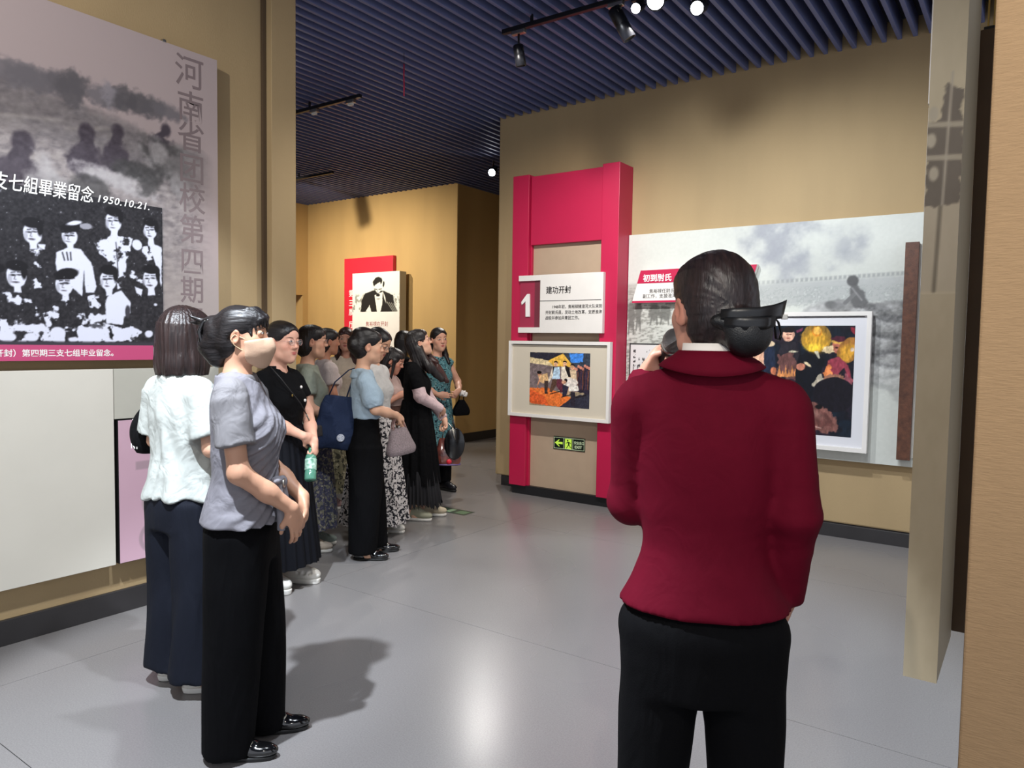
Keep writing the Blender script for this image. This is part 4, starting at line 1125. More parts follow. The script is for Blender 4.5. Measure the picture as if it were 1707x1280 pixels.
class Fig:
    """A standing woman.  Local axes: x to her right, y forward, z up; metres."""
    def __init__(s, name_label, loc, heading, H=1.62, girth=1.0, head=(0, 0, 0), shift=(0, 0), lean=0.0, skin=(.80, .62, .52), feet=None,
                 arms=None, hd=1.0, group=None, kk=.970):
        s.root = empty('person', (loc[0], loc[1], 0), (0, 0, rad(35.4 - heading)), name_label, 'person', group)
        s.H = H; s.g = girth; s.skin = np.array(skin); s.lean = lean; k = H / 1.6 * kk; s.k = k
        ln = lambda z: lean * max(0, z - .8 * k)                                    # forward lean of the upper body
        s.ln = ln; s.sx = shift[0]
        s.hip = lambda sd: np.array([sd * .085 * k, 0, .80 * k])
        s.sho = {sd: np.array([sd * .146 * k * (0.9 + .1 * girth), -.012 + ln(1.31 * k), 1.300 * k]) for sd in (-1, 1)}
        s.neck = np.array([0, -.018 + ln(1.36 * k), 1.365 * k])
        yaw, pitch, roll = [rad(a) for a in head]
        s.hc = np.array([0, .022 + ln(1.5 * k), H - .118 * hd]); s.hs = hd
        s.hR = np.array((Matrix.Rotation(-yaw, 3, 'Z') @ Matrix.Rotation(pitch, 3, 'X') @ Matrix.Rotation(roll, 3, 'Y')))
        s.feet = feet or {1: (.085, 0, -8), -1: (-.085, 0, 8)}
        s.arms = arms or {}
        s.body = []
        for sd in (-1, 1):
            a = s.arms.get(sd)
            if a is None:
                e = s.sho[sd] + np.array([sd * .030, -.03, -.285 * k]); w_ = e + np.array([sd * .0, .06, -.225 * k])
                s.arms[sd] = dict(e=e, w=w_, d=(0, .25, -1), n=(-sd, 0, 0), curl=.5)
            else:
                a['e'] = np.array(a['e'], float) * np.array([.88, 1, 1]); a['w'] = np.array(a['w'], float)

    # ---------------------------------------------------------------- head in its own frame
    def head_prims(s, mouth=0):
        q = s.hs
        L = []
        e = lambda c, r, k=.02, op='u', rot=None: L.append(P_ell(np.array(c) * q, np.array(r) * q, k * q, op, rot))
        cn = lambda a, b, ra, rb, k=.02, op='u': L.append(P_cone(np.array(a) * q, np.array(b) * q, ra * q, rb * q, k * q, op))
        e((0, -.014, .032), (.070, .086, .083)); e((0, .018, -.028), (.061, .066, .082), .03)
        e((0, .055, .045), (.052, .034, .045), .03)
        cn((-.036, .022, -.072), (0, .058, -.090), .020, .019, .025); cn((.036, .022, -.072), (0, .058, -.090), .020, .019, .025)
        for i in (-1, 1):
            e((i * .036, .052, -.020), (.024, .026, .026), .02); e((i * .018, .060, -.056), (.024, .020, .024), .02)
            e((i * .030, .092, .010), (.019, .013, .011), .014, 's')
        cn((0, .084, .012), (0, .096, -.018), .0075, .0100, .014); e((0, .099, -.022), (.0105, .010, .0085), .008)
        for i in (-1, 1): e((i * .0115, .090, -.025), (.0075, .009, .0070), .007)
        for i in (-1, 1): e((i * .030, .079, .010), (.0165, .0115, .0125), .006)                     # closed lids around the eyeballs
        e((0, .0815, -.0510), (.020, .0080, .0048), .006); e((0, .0800, -.0600), (.0165, .0088, .0058), .006)
        e((0, .0895, -.0555), (.020, .006, .0012), .003, 's')
        for i in (-1, 1):
            e((i * .073, -.006, -.004), (.0085, .019, .031), .010, 'u', (rad(-12), 0, rad(i * -18))); e((i * .080, .000, -.002), (.006, .010, .017), .008, 's', (rad(-12), 0, rad(i * -18)))
        return L

    def add_body(s, h=.011, legs='shin', hands=True, headh=.0045, handh=.0042):
        k, g = s.k, s.g; B = []; ln = s.ln
        B.append(P_loft([(z * k, 0, y + ln(z * k), rx * k * g, ry * k * g) for z, y, rx, ry in ((.74, 0, .11, .075), (.84, -.005, .132, .088), (.93, 0, .112, .08), (1.0, .005, .104, .075), (1.10, .005, .122, .085), (1.20, 0, .130, .082), (1.29, -.01, .112, .056), (1.345, -.015, .055, .047))], .02))
        for sd in (-1, 1):
            B.append(P_cone((0, -.02 + ln(1.35 * k), 1.345 * k), s.sho[sd] + np.array([-sd * .012, 0, -.006]), .040 * k, .034 * k, .02))
            a = s.arms[sd]; gg = .85 + .15 * g
            B.append(P_cone(s.sho[sd] + np.array([-sd * .006, 0, -.012]), a['e'], .040 * k * g, .035 * k * g, .02)); B.append(P_cone(a['e'], a['e'] * .45 + a['w'] * .55, .036 * k * g, .033 * k * g, .02)); B.append(P_cone(a['e'] * .5 + a['w'] * .5, a['w'], .033 * k * g, .0235 * k * gg, .02))
            f = s.feet[sd]; hp = s.hip(sd); an = np.array([f[0], f[1] - .03, .075 * k]); kn = (hp + an) / 2 + np.array([0, .012, .0])
            if legs != 'none':
                B += [P_cone(hp, kn, .062 * k * g, .046 * k * g, .03), P_cone(kn, kn * .6 + an * .4, .048 * k * g, .051 * k * g, .02), P_cone(kn * .6 + an * .4, an, .050 * k * g, .028 * k * gg, .02)]
                t = rad(f[2]); fw = np.array([-math.sin(t), math.cos(t), 0])
                B += [P_cone(an, an + fw * .06 + np.array([0, 0, -.040]), .030, .022, .02), P_cone(an + fw * .05 + np.array([0, 0, -.04]), np.array([f[0], f[1], .026]) + fw * .11, .022, .015, .02)]
        hp_ = [in_frame(p, s.hR, s.hc) for p in s.head_prims()]
        up = s.hR @ np.array([0, -.022, -.055]) * s.hs + s.hc
        B.append(P_cone(s.neck + np.array([0, 0, -.03]), up, .050 * k, .0465 * s.hs, .025))
        bt = B; B = bt + hp_
        fx_, fy_, fz_ = [], [], []
        if headh:
            c = s.hc; r = .125 * s.hs
            fx_.append((c[0] - r, c[0] + r, headh)); fy_.append((c[1] - r, c[1] + r, headh)); fz_.append((c[2] - r * 1.02, c[2] + r, headh))
        if hands:
            for sd in (-1, 1):
                a = s.arms[sd]
                if a.get('hand', True) is False: continue
                hp2 = s.hand_prims(sd); B += hp2
                if handh:
                    lo = np.min([p.lo for p in hp2], 0); hi = np.max([p.hi for p in hp2], 0)
                    fx_.append((lo[0], hi[0], handh)); fy_.append((lo[1], hi[1], handh)); fz_.append((lo[2], hi[2], handh))
        s.hprims = hp_
        def color(V):
            C = np.tile(s.skin, (len(V), 1)) * (1 + .0 * V[:, :1])
            P = ((V - s.hc) @ s.hR) / s.hs
            def blob(c, r, col, op):
                d = np.sqrt((((P - np.array(c)) / np.array(r)) ** 2).sum(1)); t = np.clip((1.25 - d) * 2.2, 0, 1)[:, None] * op
                return C * (1 - t) + np.array(col) * t
            rd = s.skin * np.array([1.0, .80, .78])
            for i in (-1, 1):
                C = blob((i * .040, .068, -.022), (.026, .03, .020), rd, .25); C = blob((i * .076, 0, 0), (.014, .03, .035), rd, .3)
            C = blob((0, .10, -.022), (.013, .014, .010), rd, .22)
            lip = getattr(s, 'lip', (.66, .33, .32))
            C = blob((0, .084, -.0515), (.0195, .014, .0042), lip, .9); C = blob((0, .083, -.0595), (.0165, .014, .0052), lip, .9)
            return C
        o = build('body', B, h, M['skin'], s.root, (fx_, fy_, fz_), color=color, smooth=1)
        return o

    def hand_prims(s, sd):
        a = s.arms[sd]; w_ = a['w']; d = np.array(a.get('d', (0, 0, -1)), float); d /= np.linalg.norm(d)
        n = np.array(a.get('n', (-sd, 0, 0)), float); n -= d * (n @ d); n /= np.linalg.norm(n)
        t = np.cross(n, d) * sd                                     # towards the thumb
        if a.get('flip'): t = -t
        q = s.k * a.get('size', .95); c = a.get('curl', .5); L = []
        pc = w_ + d * .048 * q
        R = np.stack([t, d, n], 1)
        L.append(in_frame(P_ell((0, 0, 0), (.037 * q, .052 * q, .0155 * q), .012), R, pc))
        L.append(P_cone(w_, w_ + d * .03 * q, .0225 * q, .022 * q, .015))
        for i, (o_, ln_, rr, dl) in enumerate(((.0265, .066, .0087, .084), (.009, .075, .0089, .090), (-.009, .069, .0086, .087), (-.0255, .054, .0076, .078))):
            p0 = w_ + d * (dl - .012) * q + t * o_ * q; A = 0.0; cc = c * (1 + .12 * i); sp = t * o_ * a.get('spread', 2.0)
            for j, fr in enumerate((.44, .32, .24)):
                A += cc * (.7 if j == 0 else 1.0)
                dr = d * math.cos(A) + n * math.sin(A) + sp; dr /= np.linalg.norm(dr)
                p1 = p0 + dr * (ln_ * fr + (.006 if j == 0 else 0)) * q; r0 = rr * q * (1 - .1 * j)
                L.append(P_cone(p0, p1, r0, r0 * .92, .0035 if j else .006)); p0 = p1
        tb = w_ + d * .022 * q + t * .022 * q; td = a.get('thumb', (.62, .62, .42))
        t1 = tb + (d * td[0] + t * td[1] + n * td[2]) * .042 * q; t2 = t1 + (d * (td[0] + .3) + t * td[1] * .25 + n * td[2]) * .034 * q
        L += [P_cone(tb, t1, .0125 * q, .0100 * q, .012), P_cone(t1, t2, .0100 * q, .0078 * q, .004)]
        return L

    # ---------------------------------------------------------------- face details
    def hpt(s, p): return s.hR @ (np.array(p) * s.hs) + s.hc
    def face_y(s, x, z):
        ys_ = np.linspace(.13, .03, 200) * s.hs
        P = np.stack([np.full(200, x * s.hs), ys_, np.full(200, z * s.hs)], 1)
        if not hasattr(s, '_hp'): s._hp = s.head_prims()
        d = eval_pts(s._hp, P); i = np.argmax(d < 0); return ys_[i] / s.hs
    def eyes(s, open_=1.0, gaze=(0, 0), sides=(-1, 1)):
        for i in sides:
            cx, cz = i * .0305, .0105; y = s.face_y(cx, cz)
            bm = bmesh.new()
            # almond sclera lens with iris
            n = 14; ring = []
            for rr, dy in ((1, -.0004), (.66, .0012), (.33, .002)):
                ring.append([bm.verts.new(s.hpt((cx + .0135 * rr * math.cos(t * 2 * PI / n), y + dy - abs(math.cos(t * 2 * PI / n)) * rr * .0022 * (1 if math.cos(t * 2 * PI / n) * i > 0 else .2), cz + .0058 * open_ * rr * math.sin(t * 2 * PI / n) * (1.0 if math.sin(t * 2 * PI / n) > 0 else .8)))) for t in range(n)])
            cv = bm.verts.new(s.hpt((cx, y + .0022, cz)))
            for a_, b_ in ((0, 1), (1, 2)):
                for t in range(n): bm.faces.new((ring[a_][t], ring[a_][(t + 1) % n], ring[b_][(t + 1) % n], ring[b_][t]))
            for t in range(n): bm.faces.new((ring[2][t], ring[2][(t + 1) % n], cv))
            eo = obj('eye', bm_mesh('eye', bm, True), M['eye_white'], s.root)
            bm = bmesh.new(); gx, gz = gaze; r = .0056; c0 = bm.verts.new(s.hpt((cx + gx, y + .0032, cz + gz)))
            rg = [bm.verts.new(s.hpt((cx + gx + r * math.cos(t * PI / 6), y + .0024, cz + gz + max(-.0046, min(.0056 * open_, r * math.sin(t * PI / 6)))))) for t in range(12)]
            for t in range(12): bm.faces.new((rg[t], rg[(t + 1) % 12], c0))
            obj('iris', bm_mesh('iris', bm, True), M['iris'], eo)
            up = [s.hpt((cx + .0150 * u, s.face_y(cx + .0150 * u, cz + .0058 * open_ * (1 - u * u)) + .0012, cz + .0062 * open_ * (1 - u * u) - .0006)) for u in np.linspace(-1, 1, 9)]
            obj('lash', tube_mesh('lash', up, [.0006 + .0011 * (1 - u * u) for u in np.linspace(-1, 1, 9)], 5), M['lash'], eo)
            br = [(cx + i * (-.016 + .036 * u), .0285 + .0055 * math.sin(u * 2.4) - .004 * u) for u in np.linspace(0, 1, 9)]
            obj('eyebrow', tube_mesh('eyebrow', [s.hpt((a_, s.face_y(a_, b_) + .0006, b_)) for a_, b_ in br], [.0012 + .0017 * math.sin(PI * min(1, u * .85 + .15)) for u in np.linspace(0, 1, 9)], 6, sq=.6), M['brow'], s.root)

    # ---------------------------------------------------------------- hair
    def hair(s, style, h=.0055, m=None, parts=()):
        q = s.hs; L = []
        e = lambda c, r, k=.02, op='u', rot=None: L.append(P_ell(np.array(c) * q, np.array(r) * q, k * q, op, rot))
        cn = lambda a, b, ra, rb, k=.02, op='u', **kw: L.append(P_cone(np.array(a) * q, np.array(b) * q, ra * q, rb * q, k * q, op, **kw))
        e((0, -.018, .036), (.0785, .093, .089)); e((0, -.045, -.02), (.073, .066, .075), .03); e((0, .026, .056), (.068, .0685, .056), .02)
        face = ((0, .100, -.034), (.0600, .070, .092)) if style not in ('bun', 'clip', 'pony') else ((0, .100, -.030), (.0620, .0725, .1035))
        if style == 'bob':
            L.append(P_loft([(z * q, 0, y * q, rx * q, ry * q) for z, y, rx, ry in ((-.142, -.020, .094, .092), (-.10, -.020, .099, .098), (-.05, -.018, .094, .097), (0, -.018, .087, .095), (.05, -.018, .078, .09))], .02))
            e((0, .105, -.05), (.062, .085, .125), .012, 's')
        elif style in ('long', 'longfront'):
            L.append(P_loft([(z * q, 0, y * q, rx * q, ry * q) for z, y, rx, ry in ((-.36, -.085, .060, .022), (-.30, -.085, .085, .034), (-.2, -.078, .098, .045), (-.12, -.06, .092, .055), (-.05, -.038, .084, .072), (.02, -.02, .080, .088))], .025))
            if style == 'longfront':
                for i in (-1, 1): cn((i * .070, .0, -.02), (i * .080, .012, -.14), .022, .028, .03); cn((i * .080, .012, -.14), (i * .085, .035, -.30), .028, .016, .03)
            e(*face, .010, 's')
            for i in (-1, 1): e((i * .078, .012, -.02), (.02, .026, .04), .01, 's') if style == 'long' else None
        elif style == 'short':
            e((0, -.052, -.025), (.077, .062, .085), .03); e(*face, .010, 's')
            for i in (-1, 1): e((i * .080, .008, -.018), (.018, .030, .036), .008, 's')
        elif style in ('bun', 'clip', 'pony'):
            e(*face, .010, 's')
            for i in (-1, 1): e((i * .080, -.004, -.022), (.020, .034, .036), .010, 's')
            e((0, .0, -.115), (.1, .055, .05), .012, 's')
        for p in parts:
            L.append(p if isinstance(p, Prim) else p(q))
        L = [in_frame(p, s.hR, s.hc) for p in L]
        hR, hc = s.hR, s.hc
        def disp(x, y, z):
            P = (np.stack([x, y, z], 1) - hc) @ hR / q
            an = np.arctan2(P[:, 0], P[:, 1] + .02)
            if style in ('bun', 'clip', 'pony'): an = np.arctan2(P[:, 0], P[:, 2] - .0) * .9 + P[:, 1] * 1.2
            fl = np.clip((P[:, 2] + .13) / .2, 0, 1); am = .55 if style in ('bun', 'clip', 'pony') else 1.0
            return q * am * (.0013 * np.sin(an * 34 + 2.5 * np.sin(an * 5 + P[:, 2] * 9)) + .0010 * np.sin(an * 61 + 3 * np.sin(an * 9 + P[:, 2] * 14)) + (.0022 * np.sin(an * 12 + P[:, 2] * 16) * (1 - fl)))
        return build('hair', L, h, m or M['hair'], s.root, disp=disp, smooth=1)

    # ---------------------------------------------------------------- clothes
    def top(s, name, m, hem, h=.009, ease=.014, sleeve=.62, sl_r=(.062, .066), neck=(.062, .075, .05), flare=.02, bust=1.0, fold=None, extra=(), long_r=None, hem_tilt=(0, 0), waist=0.0, cuff=None, build_=True, smooth=3, hemrx=None):
        k, g = s.k, s.g; ln = s.ln; L = []
        sec = [(.66, 0, .150, .105), (.76, 0, .158, .108), (.84, -.005, .158, .105), (.93, 0, .134 - waist, .094 - waist * .6), (1.0, .005, .122 - waist, .088 - waist * .6), (1.10, .008, .127, .090), (1.20, .003, .137, .088), (1.285, -.010, .128, .066), (1.335, -.016, .075, .055), (1.365, -.018, .058, .052)]
        zs_ = [(z * k, 0, y + ln(z * k), (rx * g + ease) * k + max(0, (1.0 - z)) * flare, (ry * g + ease) * k + max(0, (1.0 - z)) * flare) for z, y, rx, ry in sec]
        L.append(P_loft(zs_, .02))
        for i in (-1, 1):
            L.append(P_ell((i * .062 * k, .072 * k + ln(1.17 * k), 1.165 * k), (.062 * bust, .052 * bust, .058 * bust), .05))
            L.append(P_cone((0, -.022 + ln(1.34 * k), 1.345 * k), s.sho[i] + np.array([-i * .012, 0, .004]), .046 * k, .046 * k, .02))
            a = s.arms[i]; S0 = s.sho[i]; E0 = a['e']; W0 = a['w']
            L.append(P_ell(S0 + np.array([-i * .006, 0, -.010]), (sl_r[0] * .90, sl_r[0] * .92, sl_r[0] * .86), .03))
            if sleeve <= 1:
                L.append(P_cut(S0 + (E0 - S0) * .06, S0 + (E0 - S0) * sleeve, sl_r[0], sl_r[1], .022))
            else:
                r0, r1, r2 = long_r or (sl_r[0], .050, .036)
                L.append(P_cone(S0 + (E0 - S0) * .1, E0, r0, r1, .012)); end = E0 + (W0 - E0) * (sleeve - 1); L.append(P_cut(E0, end, r1, r2, .02)); L.append(P_ell(E0, (r1 * .98,) * 3, .02))
        L += list(extra)
        t = hem_tilt
        L.append(P_half((t[0], t[1], -1), -hem, .004, 'i'))
        nk = s.neck
        L.append(P_ell(nk + np.array([0, .012, .038]), neck, .008, 's'))
        if not build_: return L
        return build(name, L, h, m, s.root, disp=fold, smooth=smooth)

    def trousers(s, m, waist=.99, hem=.035, r_th=.098, r_kn=.09, r_hem=.105, h=.010, fold=None, name='trousers', ry=1.0, hipw=1.0, knee=None):
        k, g = s.k, s.g; ln = s.ln; L = []
        L.append(P_loft([(z * k, 0, y + ln(z * k), rx * g * k * hipw, ry_ * g * k) for z, y, rx, ry_ in ((.70, -.006, .150, .115), (.78, -.008, .168, .120), (.86, -.006, .165, .116), (.93, 0, .142, .102), (waist / k, .003, .130, .094))], .02))
        for i in (-1, 1):
            f = s.feet[i]; kx, ky = (knee or {}).get(i, (0, 0))
            L.append(P_loft([(hem, f[0], f[1] - .01, r_hem, r_hem * 1.05 * ry), (.22, (f[0] * .8 + i * .085 * .2) + kx * .5, f[1] * .8 - .006 + ky * .5, (r_hem + r_kn) / 2, (r_hem + r_kn) / 2 * 1.05 * ry),
                             (.45 * k, f[0] * .5 + i * .0425 * k + kx, f[1] * .5 + ky, r_kn, r_kn * 1.08), (.66 * k, f[0] * .2 + i * .066 * k, f[1] * .15, r_th, r_th * 1.12), (.82 * k, i * .080 * k, 0, r_th * .95, r_th * 1.1)], .025))
        return build(name, L, h, m, s.root, disp=fold, smooth=1)

    def skirt(s, m, ztop, zbot, rtop=(.135, .10), rbot=(.26, .24), pleats=26, amp=.010, seed=3, nz=40, na=200, dx=(0, 0), name='skirt', col=None, ragged=0.0):
        r = np.random.RandomState(seed); ph = r.rand(6) * 6.28
        T = np.linspace(0, 2 * PI, na, endpoint=False); V = []; UV = []
        for j in range(nz):
            f = j / (nz - 1); z = ztop + (zbot - ztop) * f; e = f ** .75
            rx = rtop[0] + (rbot[0] - rtop[0]) * e; ry = rtop[1] + (rbot[1] - rtop[1]) * e
            wv = amp * (.25 + f) * (np.sin(T * pleats + 1.5 * np.sin(T * 3 + ph[0]) + f * 1.2) + .6 * np.sin(T * (pleats * .37) + ph[1] + f * 2) + .35 * np.sin(T * pleats * 1.9 + ph[2]))
            zz = z + (ragged * np.sin(T * 61 + ph[3]) * np.sin(T * 23 + ph[4]) + .008 * np.sin(T * 5 + ph[5])) * (f > .97)
            V.append(np.stack([dx[0] * f + (rx + wv) * np.sin(T), dx[1] * f + s.ln(z) + (ry + wv) * np.cos(T), np.broadcast_to(zz, T.shape)], 1))
        V = np.concatenate(V); i = np.arange(na); j = (i + 1) % na
        F = np.concatenate([np.stack([a * na + i, (a + 1) * na + i, (a + 1) * na + j, a * na + j], 1) for a in range(nz - 1)])
        me = mesh_np(name, V, [F], True, None if col is None else col(V))
        return obj(name, me, m, s.root)

    def shoe(s, sd, kind, m, msole, h=.0055, L_=.236):
        f = s.feet[sd]; t = rad(f[2]); R = np.array(Matrix.Rotation(t, 3, 'Z')); c = np.array([f[0], f[1], 0.0]); q = L_ / .24; P = []
        fat = {'clog': 1.16, 'sneaker': 1.05, 'loafer': .96}[kind]; z0 = {'clog': .030, 'sneaker': .022, 'loafer': .012}[kind]
        e = lambda a, r, k=.02, op='u', rot=None: P.append(P_ell(np.array(a) * q, np.array(r) * q, k, op, rot))
        if kind == 'loafer':
            e((0, .10, .030), (.037, .075, .026)); e((0, .0, .035), (.033, .055, .034)); e((0, -.04, .038), (.032, .034, .038)); e((0, .045, .055), (.026, .05, .022))
            e((0, -.035, .085), (.022, .030, .026), .008, 's')
        elif kind == 'sneaker':
            e((0, .095, .045), (.042, .075, .032)); e((0, .0, .055), (.036, .065, .05)); e((0, -.045, .060), (.034, .034, .05)); e((0, .045, .075), (.028, .05, .03)); e((0, -.02, .120), (.024, .042, .04), .008, 's')
        else:
            e((0, .085, .055), (.050, .085, .040)); e((0, .0, .050), (.044, .08, .036)); e((0, .04, .080), (.036, .05, .024)); e((0, -.055, .085), (.030, .065, .040), .010, 's')
            for i in (-1, 1):
                for yy in (.045, .085, .122): e((i * (.047 - max(0, yy - .1) * .4), yy, .070), (.014, .013, .011), .003, 's')
        P.append(P_half((0, 0, -1), -z0, .004, 'i'))
        sole = [P_loft([(0.0, 0, .045 * q, .036 * fat * q, .118 * q), (z0 + .004, 0, .045 * q, .040 * fat * q, .124 * q)], .004, p=2.6)]
        up = [in_frame(p, R, c) for p in P]; sl = [in_frame(p, R, c) for p in sole]
        o = build('shoe', up, h, m, s.root, smooth=1)
        build('sole', sl, h, msole, o, smooth=1)
        if kind == 'sneaker':
            for yy, zz in ((.030, .108), (.052, .100), (.074, .088), (.094, .079)):
                obj('lace', tube_mesh('lace', [tuple(R @ np.array(p) * 1.0 + c) for p in ((-.026 * q, yy * q, (zz - .012) * q), (0, (yy + .004) * q, (zz + .001) * q), (.026 * q, yy * q, (zz - .012) * q))], .0032, 5), msole, o)
        return o, R, c, q

def ring_sheet(name, F, secs, m, th=.003, a0=0.0, a1=2 * PI, na=48, parent=None):
    """cloth band round the neck: sections (z, cy, rx, ry); angles measured from the nape"""
    full = abs(a1 - a0 - 2 * PI) < 1e-6
    T = np.linspace(a0, a1, na, endpoint=not full); V = []
    for z, cy, rx, ry, *up in secs:
        V.append(np.stack([rx * np.sin(T), cy - ry * np.cos(T), z + (up[0] if up else 0) * np.sin(T) ** 2], 1))
    n = na if full else na - 1; i = np.arange(n); j = (i + 1) % na
    Fc = np.concatenate([np.stack([a * na + i, a * na + j, (a + 1) * na + j, (a + 1) * na + i], 1) for a in range(len(secs) - 1)])
    o = obj(name, mesh_np(name, np.concatenate(V), [Fc]), m, parent or F.root)
    md = o.modifiers.new('thickness', 'SOLIDIFY'); md.thickness = th; md.offset = 0
    return o

def holder(F, p0, name, label, cat, tilt=(0, 0, 0), group=None):
    """a held or worn thing of its own: an empty at its base, given in the figure's axes"""
    R = Matrix.Rotation(F.root.rotation_euler.z, 3, 'Z')
    q = R @ Vector(p0) + Vector(F.root.location)
    E_ = (R @ Euler(tilt).to_matrix()).to_euler()
    return empty(name, q, E_, label, cat, group)
# ================================================================ the visitors and the guide
def cloth(name, c, rough=.8, var=.05, bump=.25, bs=900, **k): return mat(name, c, rough, spec=k.pop('spec', .2), var=var, var_scale=k.pop('vs', 30), bump=bump, bump_scale=bs, sheen=k.pop('sheen', 0), wrinkle=k.pop('wrinkle', .35), **k)
M['tee_white'] = cloth('white_cotton', '#adb2ae', .85)
M['navy'] = cloth('navy_twill', '#10141f', .8, stretch=(1, 1, .3))
M['blk'] = cloth('black_crepe', '#09090b', .85, spec=.08, stretch=(1, 1, .3))
M['blk2'] = cloth('soft_black_cotton', '#0d0d0f', .9, spec=.1)
M['grey_tee'] = cloth('grey_jersey', '#7a787a', .8)
M['grey_wrap'] = cloth('lilac_grey_jersey', '#7b797f', .65)
M['shoe_white'] = mat('white_leather', '#d8d5cd', .45, var=.04)
M['sole_white'] = mat('white_rubber', '#d9d7d0', .6)
M['patent'] = mat('black_patent', '#0a0a0b', .12, spec=.6, coat=.5)
M['sole_black'] = mat('black_rubber', '#151515', .6)
M['red_jacket'] = cloth('burgundy_suiting', '#58051b', .78, var=.04, spec=.1, bs=1400, wrinkle=.12)

def print_cloth(name, base, cols, scale, thr=.5):
    """small all-over print: layered noise spots"""
    m = bpy.data.materials.new(name); m.use_nodes = True
    nt = m.node_tree; N = nt.nodes; L = nt.links; b = N['Principled BSDF']; b.inputs['Roughness'].default_value = .85; b.inputs['Specular IOR Level'].default_value = .25
    tc = N.new('ShaderNodeTexCoord'); prev = rgb(base)
    for i, (c, t) in enumerate(cols):
        n = N.new('ShaderNodeTexNoise'); n.inputs['Scale'].default_value = scale * (1 + .35 * i); n.inputs['Detail'].default_value = 1.5
        mp = N.new('ShaderNodeMapping'); mp.inputs['Location'].default_value = (i * 3.1, i * 1.7, i * 5.3); L.new(tc.outputs['Object'], mp.inputs[0]); L.new(mp.outputs[0], n.inputs['Vector'])
        r = N.new('ShaderNodeMapRange'); r.inputs[1].default_value = t; r.inputs[2].default_value = t + .025; L.new(n.outputs[0], r.inputs[0])
        x = N.new('ShaderNodeMix'); x.data_type = 'RGBA'; L.new(r.outputs[0], x.inputs[0]); x.inputs[7].default_value = rgb(c)
        if isinstance(prev, tuple): x.inputs[6].default_value = prev
        else: L.new(prev, x.inputs[6])
        prev = x.outputs[2]
    L.new(prev, b.inputs['Base Color']); return m

def glasses(F, m, lens=True):
    r_ = .0175
    for i in (-1, 1):
        cx, cz = i * .0325, .006; y = F.face_y(i * .03, .006) + .012
        ring = [F.hpt((cx + r_ * 1.12 * math.cos(t), y - abs(math.cos(t)) * .002 - (.004 if math.cos(t) * i > .5 else 0), cz + r_ * math.sin(t))) for t in np.linspace(0, 2 * PI, 20, endpoint=False)]
        if i == -1: g = obj('glasses', tube_mesh('glasses', ring, .0013, 6, closed=True), m, F.root)
        else: obj('rim', tube_mesh('rim', ring, .0013, 6, closed=True), m, g)
        bm = bmesh.new(); bm.faces.new([bm.verts.new(p) for p in ring]); obj('lens', bm_mesh('lens', bm), M['lens'], g)
        obj('temple', tube_mesh('temple', [F.hpt((i * .053, y - .006, .010)), F.hpt((i * .066, y - .04, .012)), F.hpt((i * .0745, .0, .010)), F.hpt((i * .0745, -.012, -.004))], .0011, 6), m, g)
    obj('bridge', tube_mesh('bridge', [F.hpt((x, F.face_y(0, .012) + .006 + .003 * (1 - (x / .013) ** 2), .011)) for x in (-.013, -.006, 0, .006, .013)], .0012, 6), m, g)
M['lens'] = mat('clear_lens', '#ffffff', .05, alpha=.10)
M['rose_metal'] = mat('rose_metal', '#b98f88', .3, metal=.9); M['dark_frame'] = mat('dark_frame', '#2a2322', .35)

# ---------------------------------------------------------------- the guide, seen from behind
G = Fig('woman in a burgundy jacket and black trousers seen from behind, speaking into a microphone', (-.577, 1.557), 11, H=1.70, hd=1.05, kk=1.0, girth=1.0, head=(-24, 3, 0), skin=(.72, .52, .44), shift=(0, 0),
        arms={-1: dict(e=(-.185, .045, 1.140), w=(-.145, .268, 1.410), d=(.42, -.05, .9), n=(.85, -.3, -.35), curl=.85),
              1: dict(e=(.205, -.025, 1.150), w=(.176, .050, .935), d=(-.1, .35, -.95), n=(-1, 0, 0), curl=.5)}, feet={1: (.115, .0, -8), -1: (-.115, .0, 8)})
G.add_body(legs='shin')
k = G.k
f1 = folds(5, .0022, 6, 3, 7, 4); f2 = folds(9, .0016, 2, 2, 16, 3)
def jacket_fold(x, y, z):
    wst = np.exp(-((z - 1.10) / .10) ** 2)
    seam = np.exp(-((np.abs(x) - (.150 - .10 * np.clip(1.30 - z, 0, 1) ** 2)) / .0065) ** 2) * np.clip((z - 1.12) / .06, 0, 1) * (y < .03)
    return f1(x, y, z) * .55 + f2(x, y, z) * wst * 1.2 - .0040 * seam
col_ = [P_loft([(z * k, 0, y, rx, ry) for z, y, rx, ry in ((1.315, -.018, .090, .072), (1.345, -.020, .074, .066), (1.375, -.022, .065, .061), (1.392, -.022, .063, .059))], .015)]
G.top('jacket', M['red_jacket'], .930, h=.0085, ease=.016, sleeve=2.03, sl_r=(.054, .05), long_r=(.056, .051, .043), neck=(.062, .066, .060), flare=.12, fold=jacket_fold, waist=.010)
obj('jacket_back_seam', tube_mesh('jacket_back_seam', [(0, -.118 + .018 * math.cos((z - 1.1) * 6) * 0, z) for z in (.95, 1.0)], .0001, 4), M['red_jacket'], G.root) if False else None
ring_sheet('lapel_collar', G, [(1.468, -.024, .061, .056), (1.486, -.024, .064, .0595), (1.487, -.025, .069, .065), (1.472, -.027, .081, .074, .004), (1.452, -.028, .098, .083, .014), (1.437, -.028, .110, .0885, .018)], M['red_jacket'], .005, -2.0, 2.0)
ring_sheet('blouse_collar', G, [(1.455, -.022, .0600, .0555), (1.503, -.022, .0575, .0530), (1.504, -.022, .0600, .0560), (1.46, -.023, .0640, .0600)], mat('blouse_white', '#d8d2cb', .7), .002, -2.3, 2.3)
G.trousers(M['blk'], waist=.95, hem=.03, r_th=.087, r_kn=.078, r_hem=.085, fold=folds(12, .0025, 5, 5, 1.2, 4), hipw=1.0)
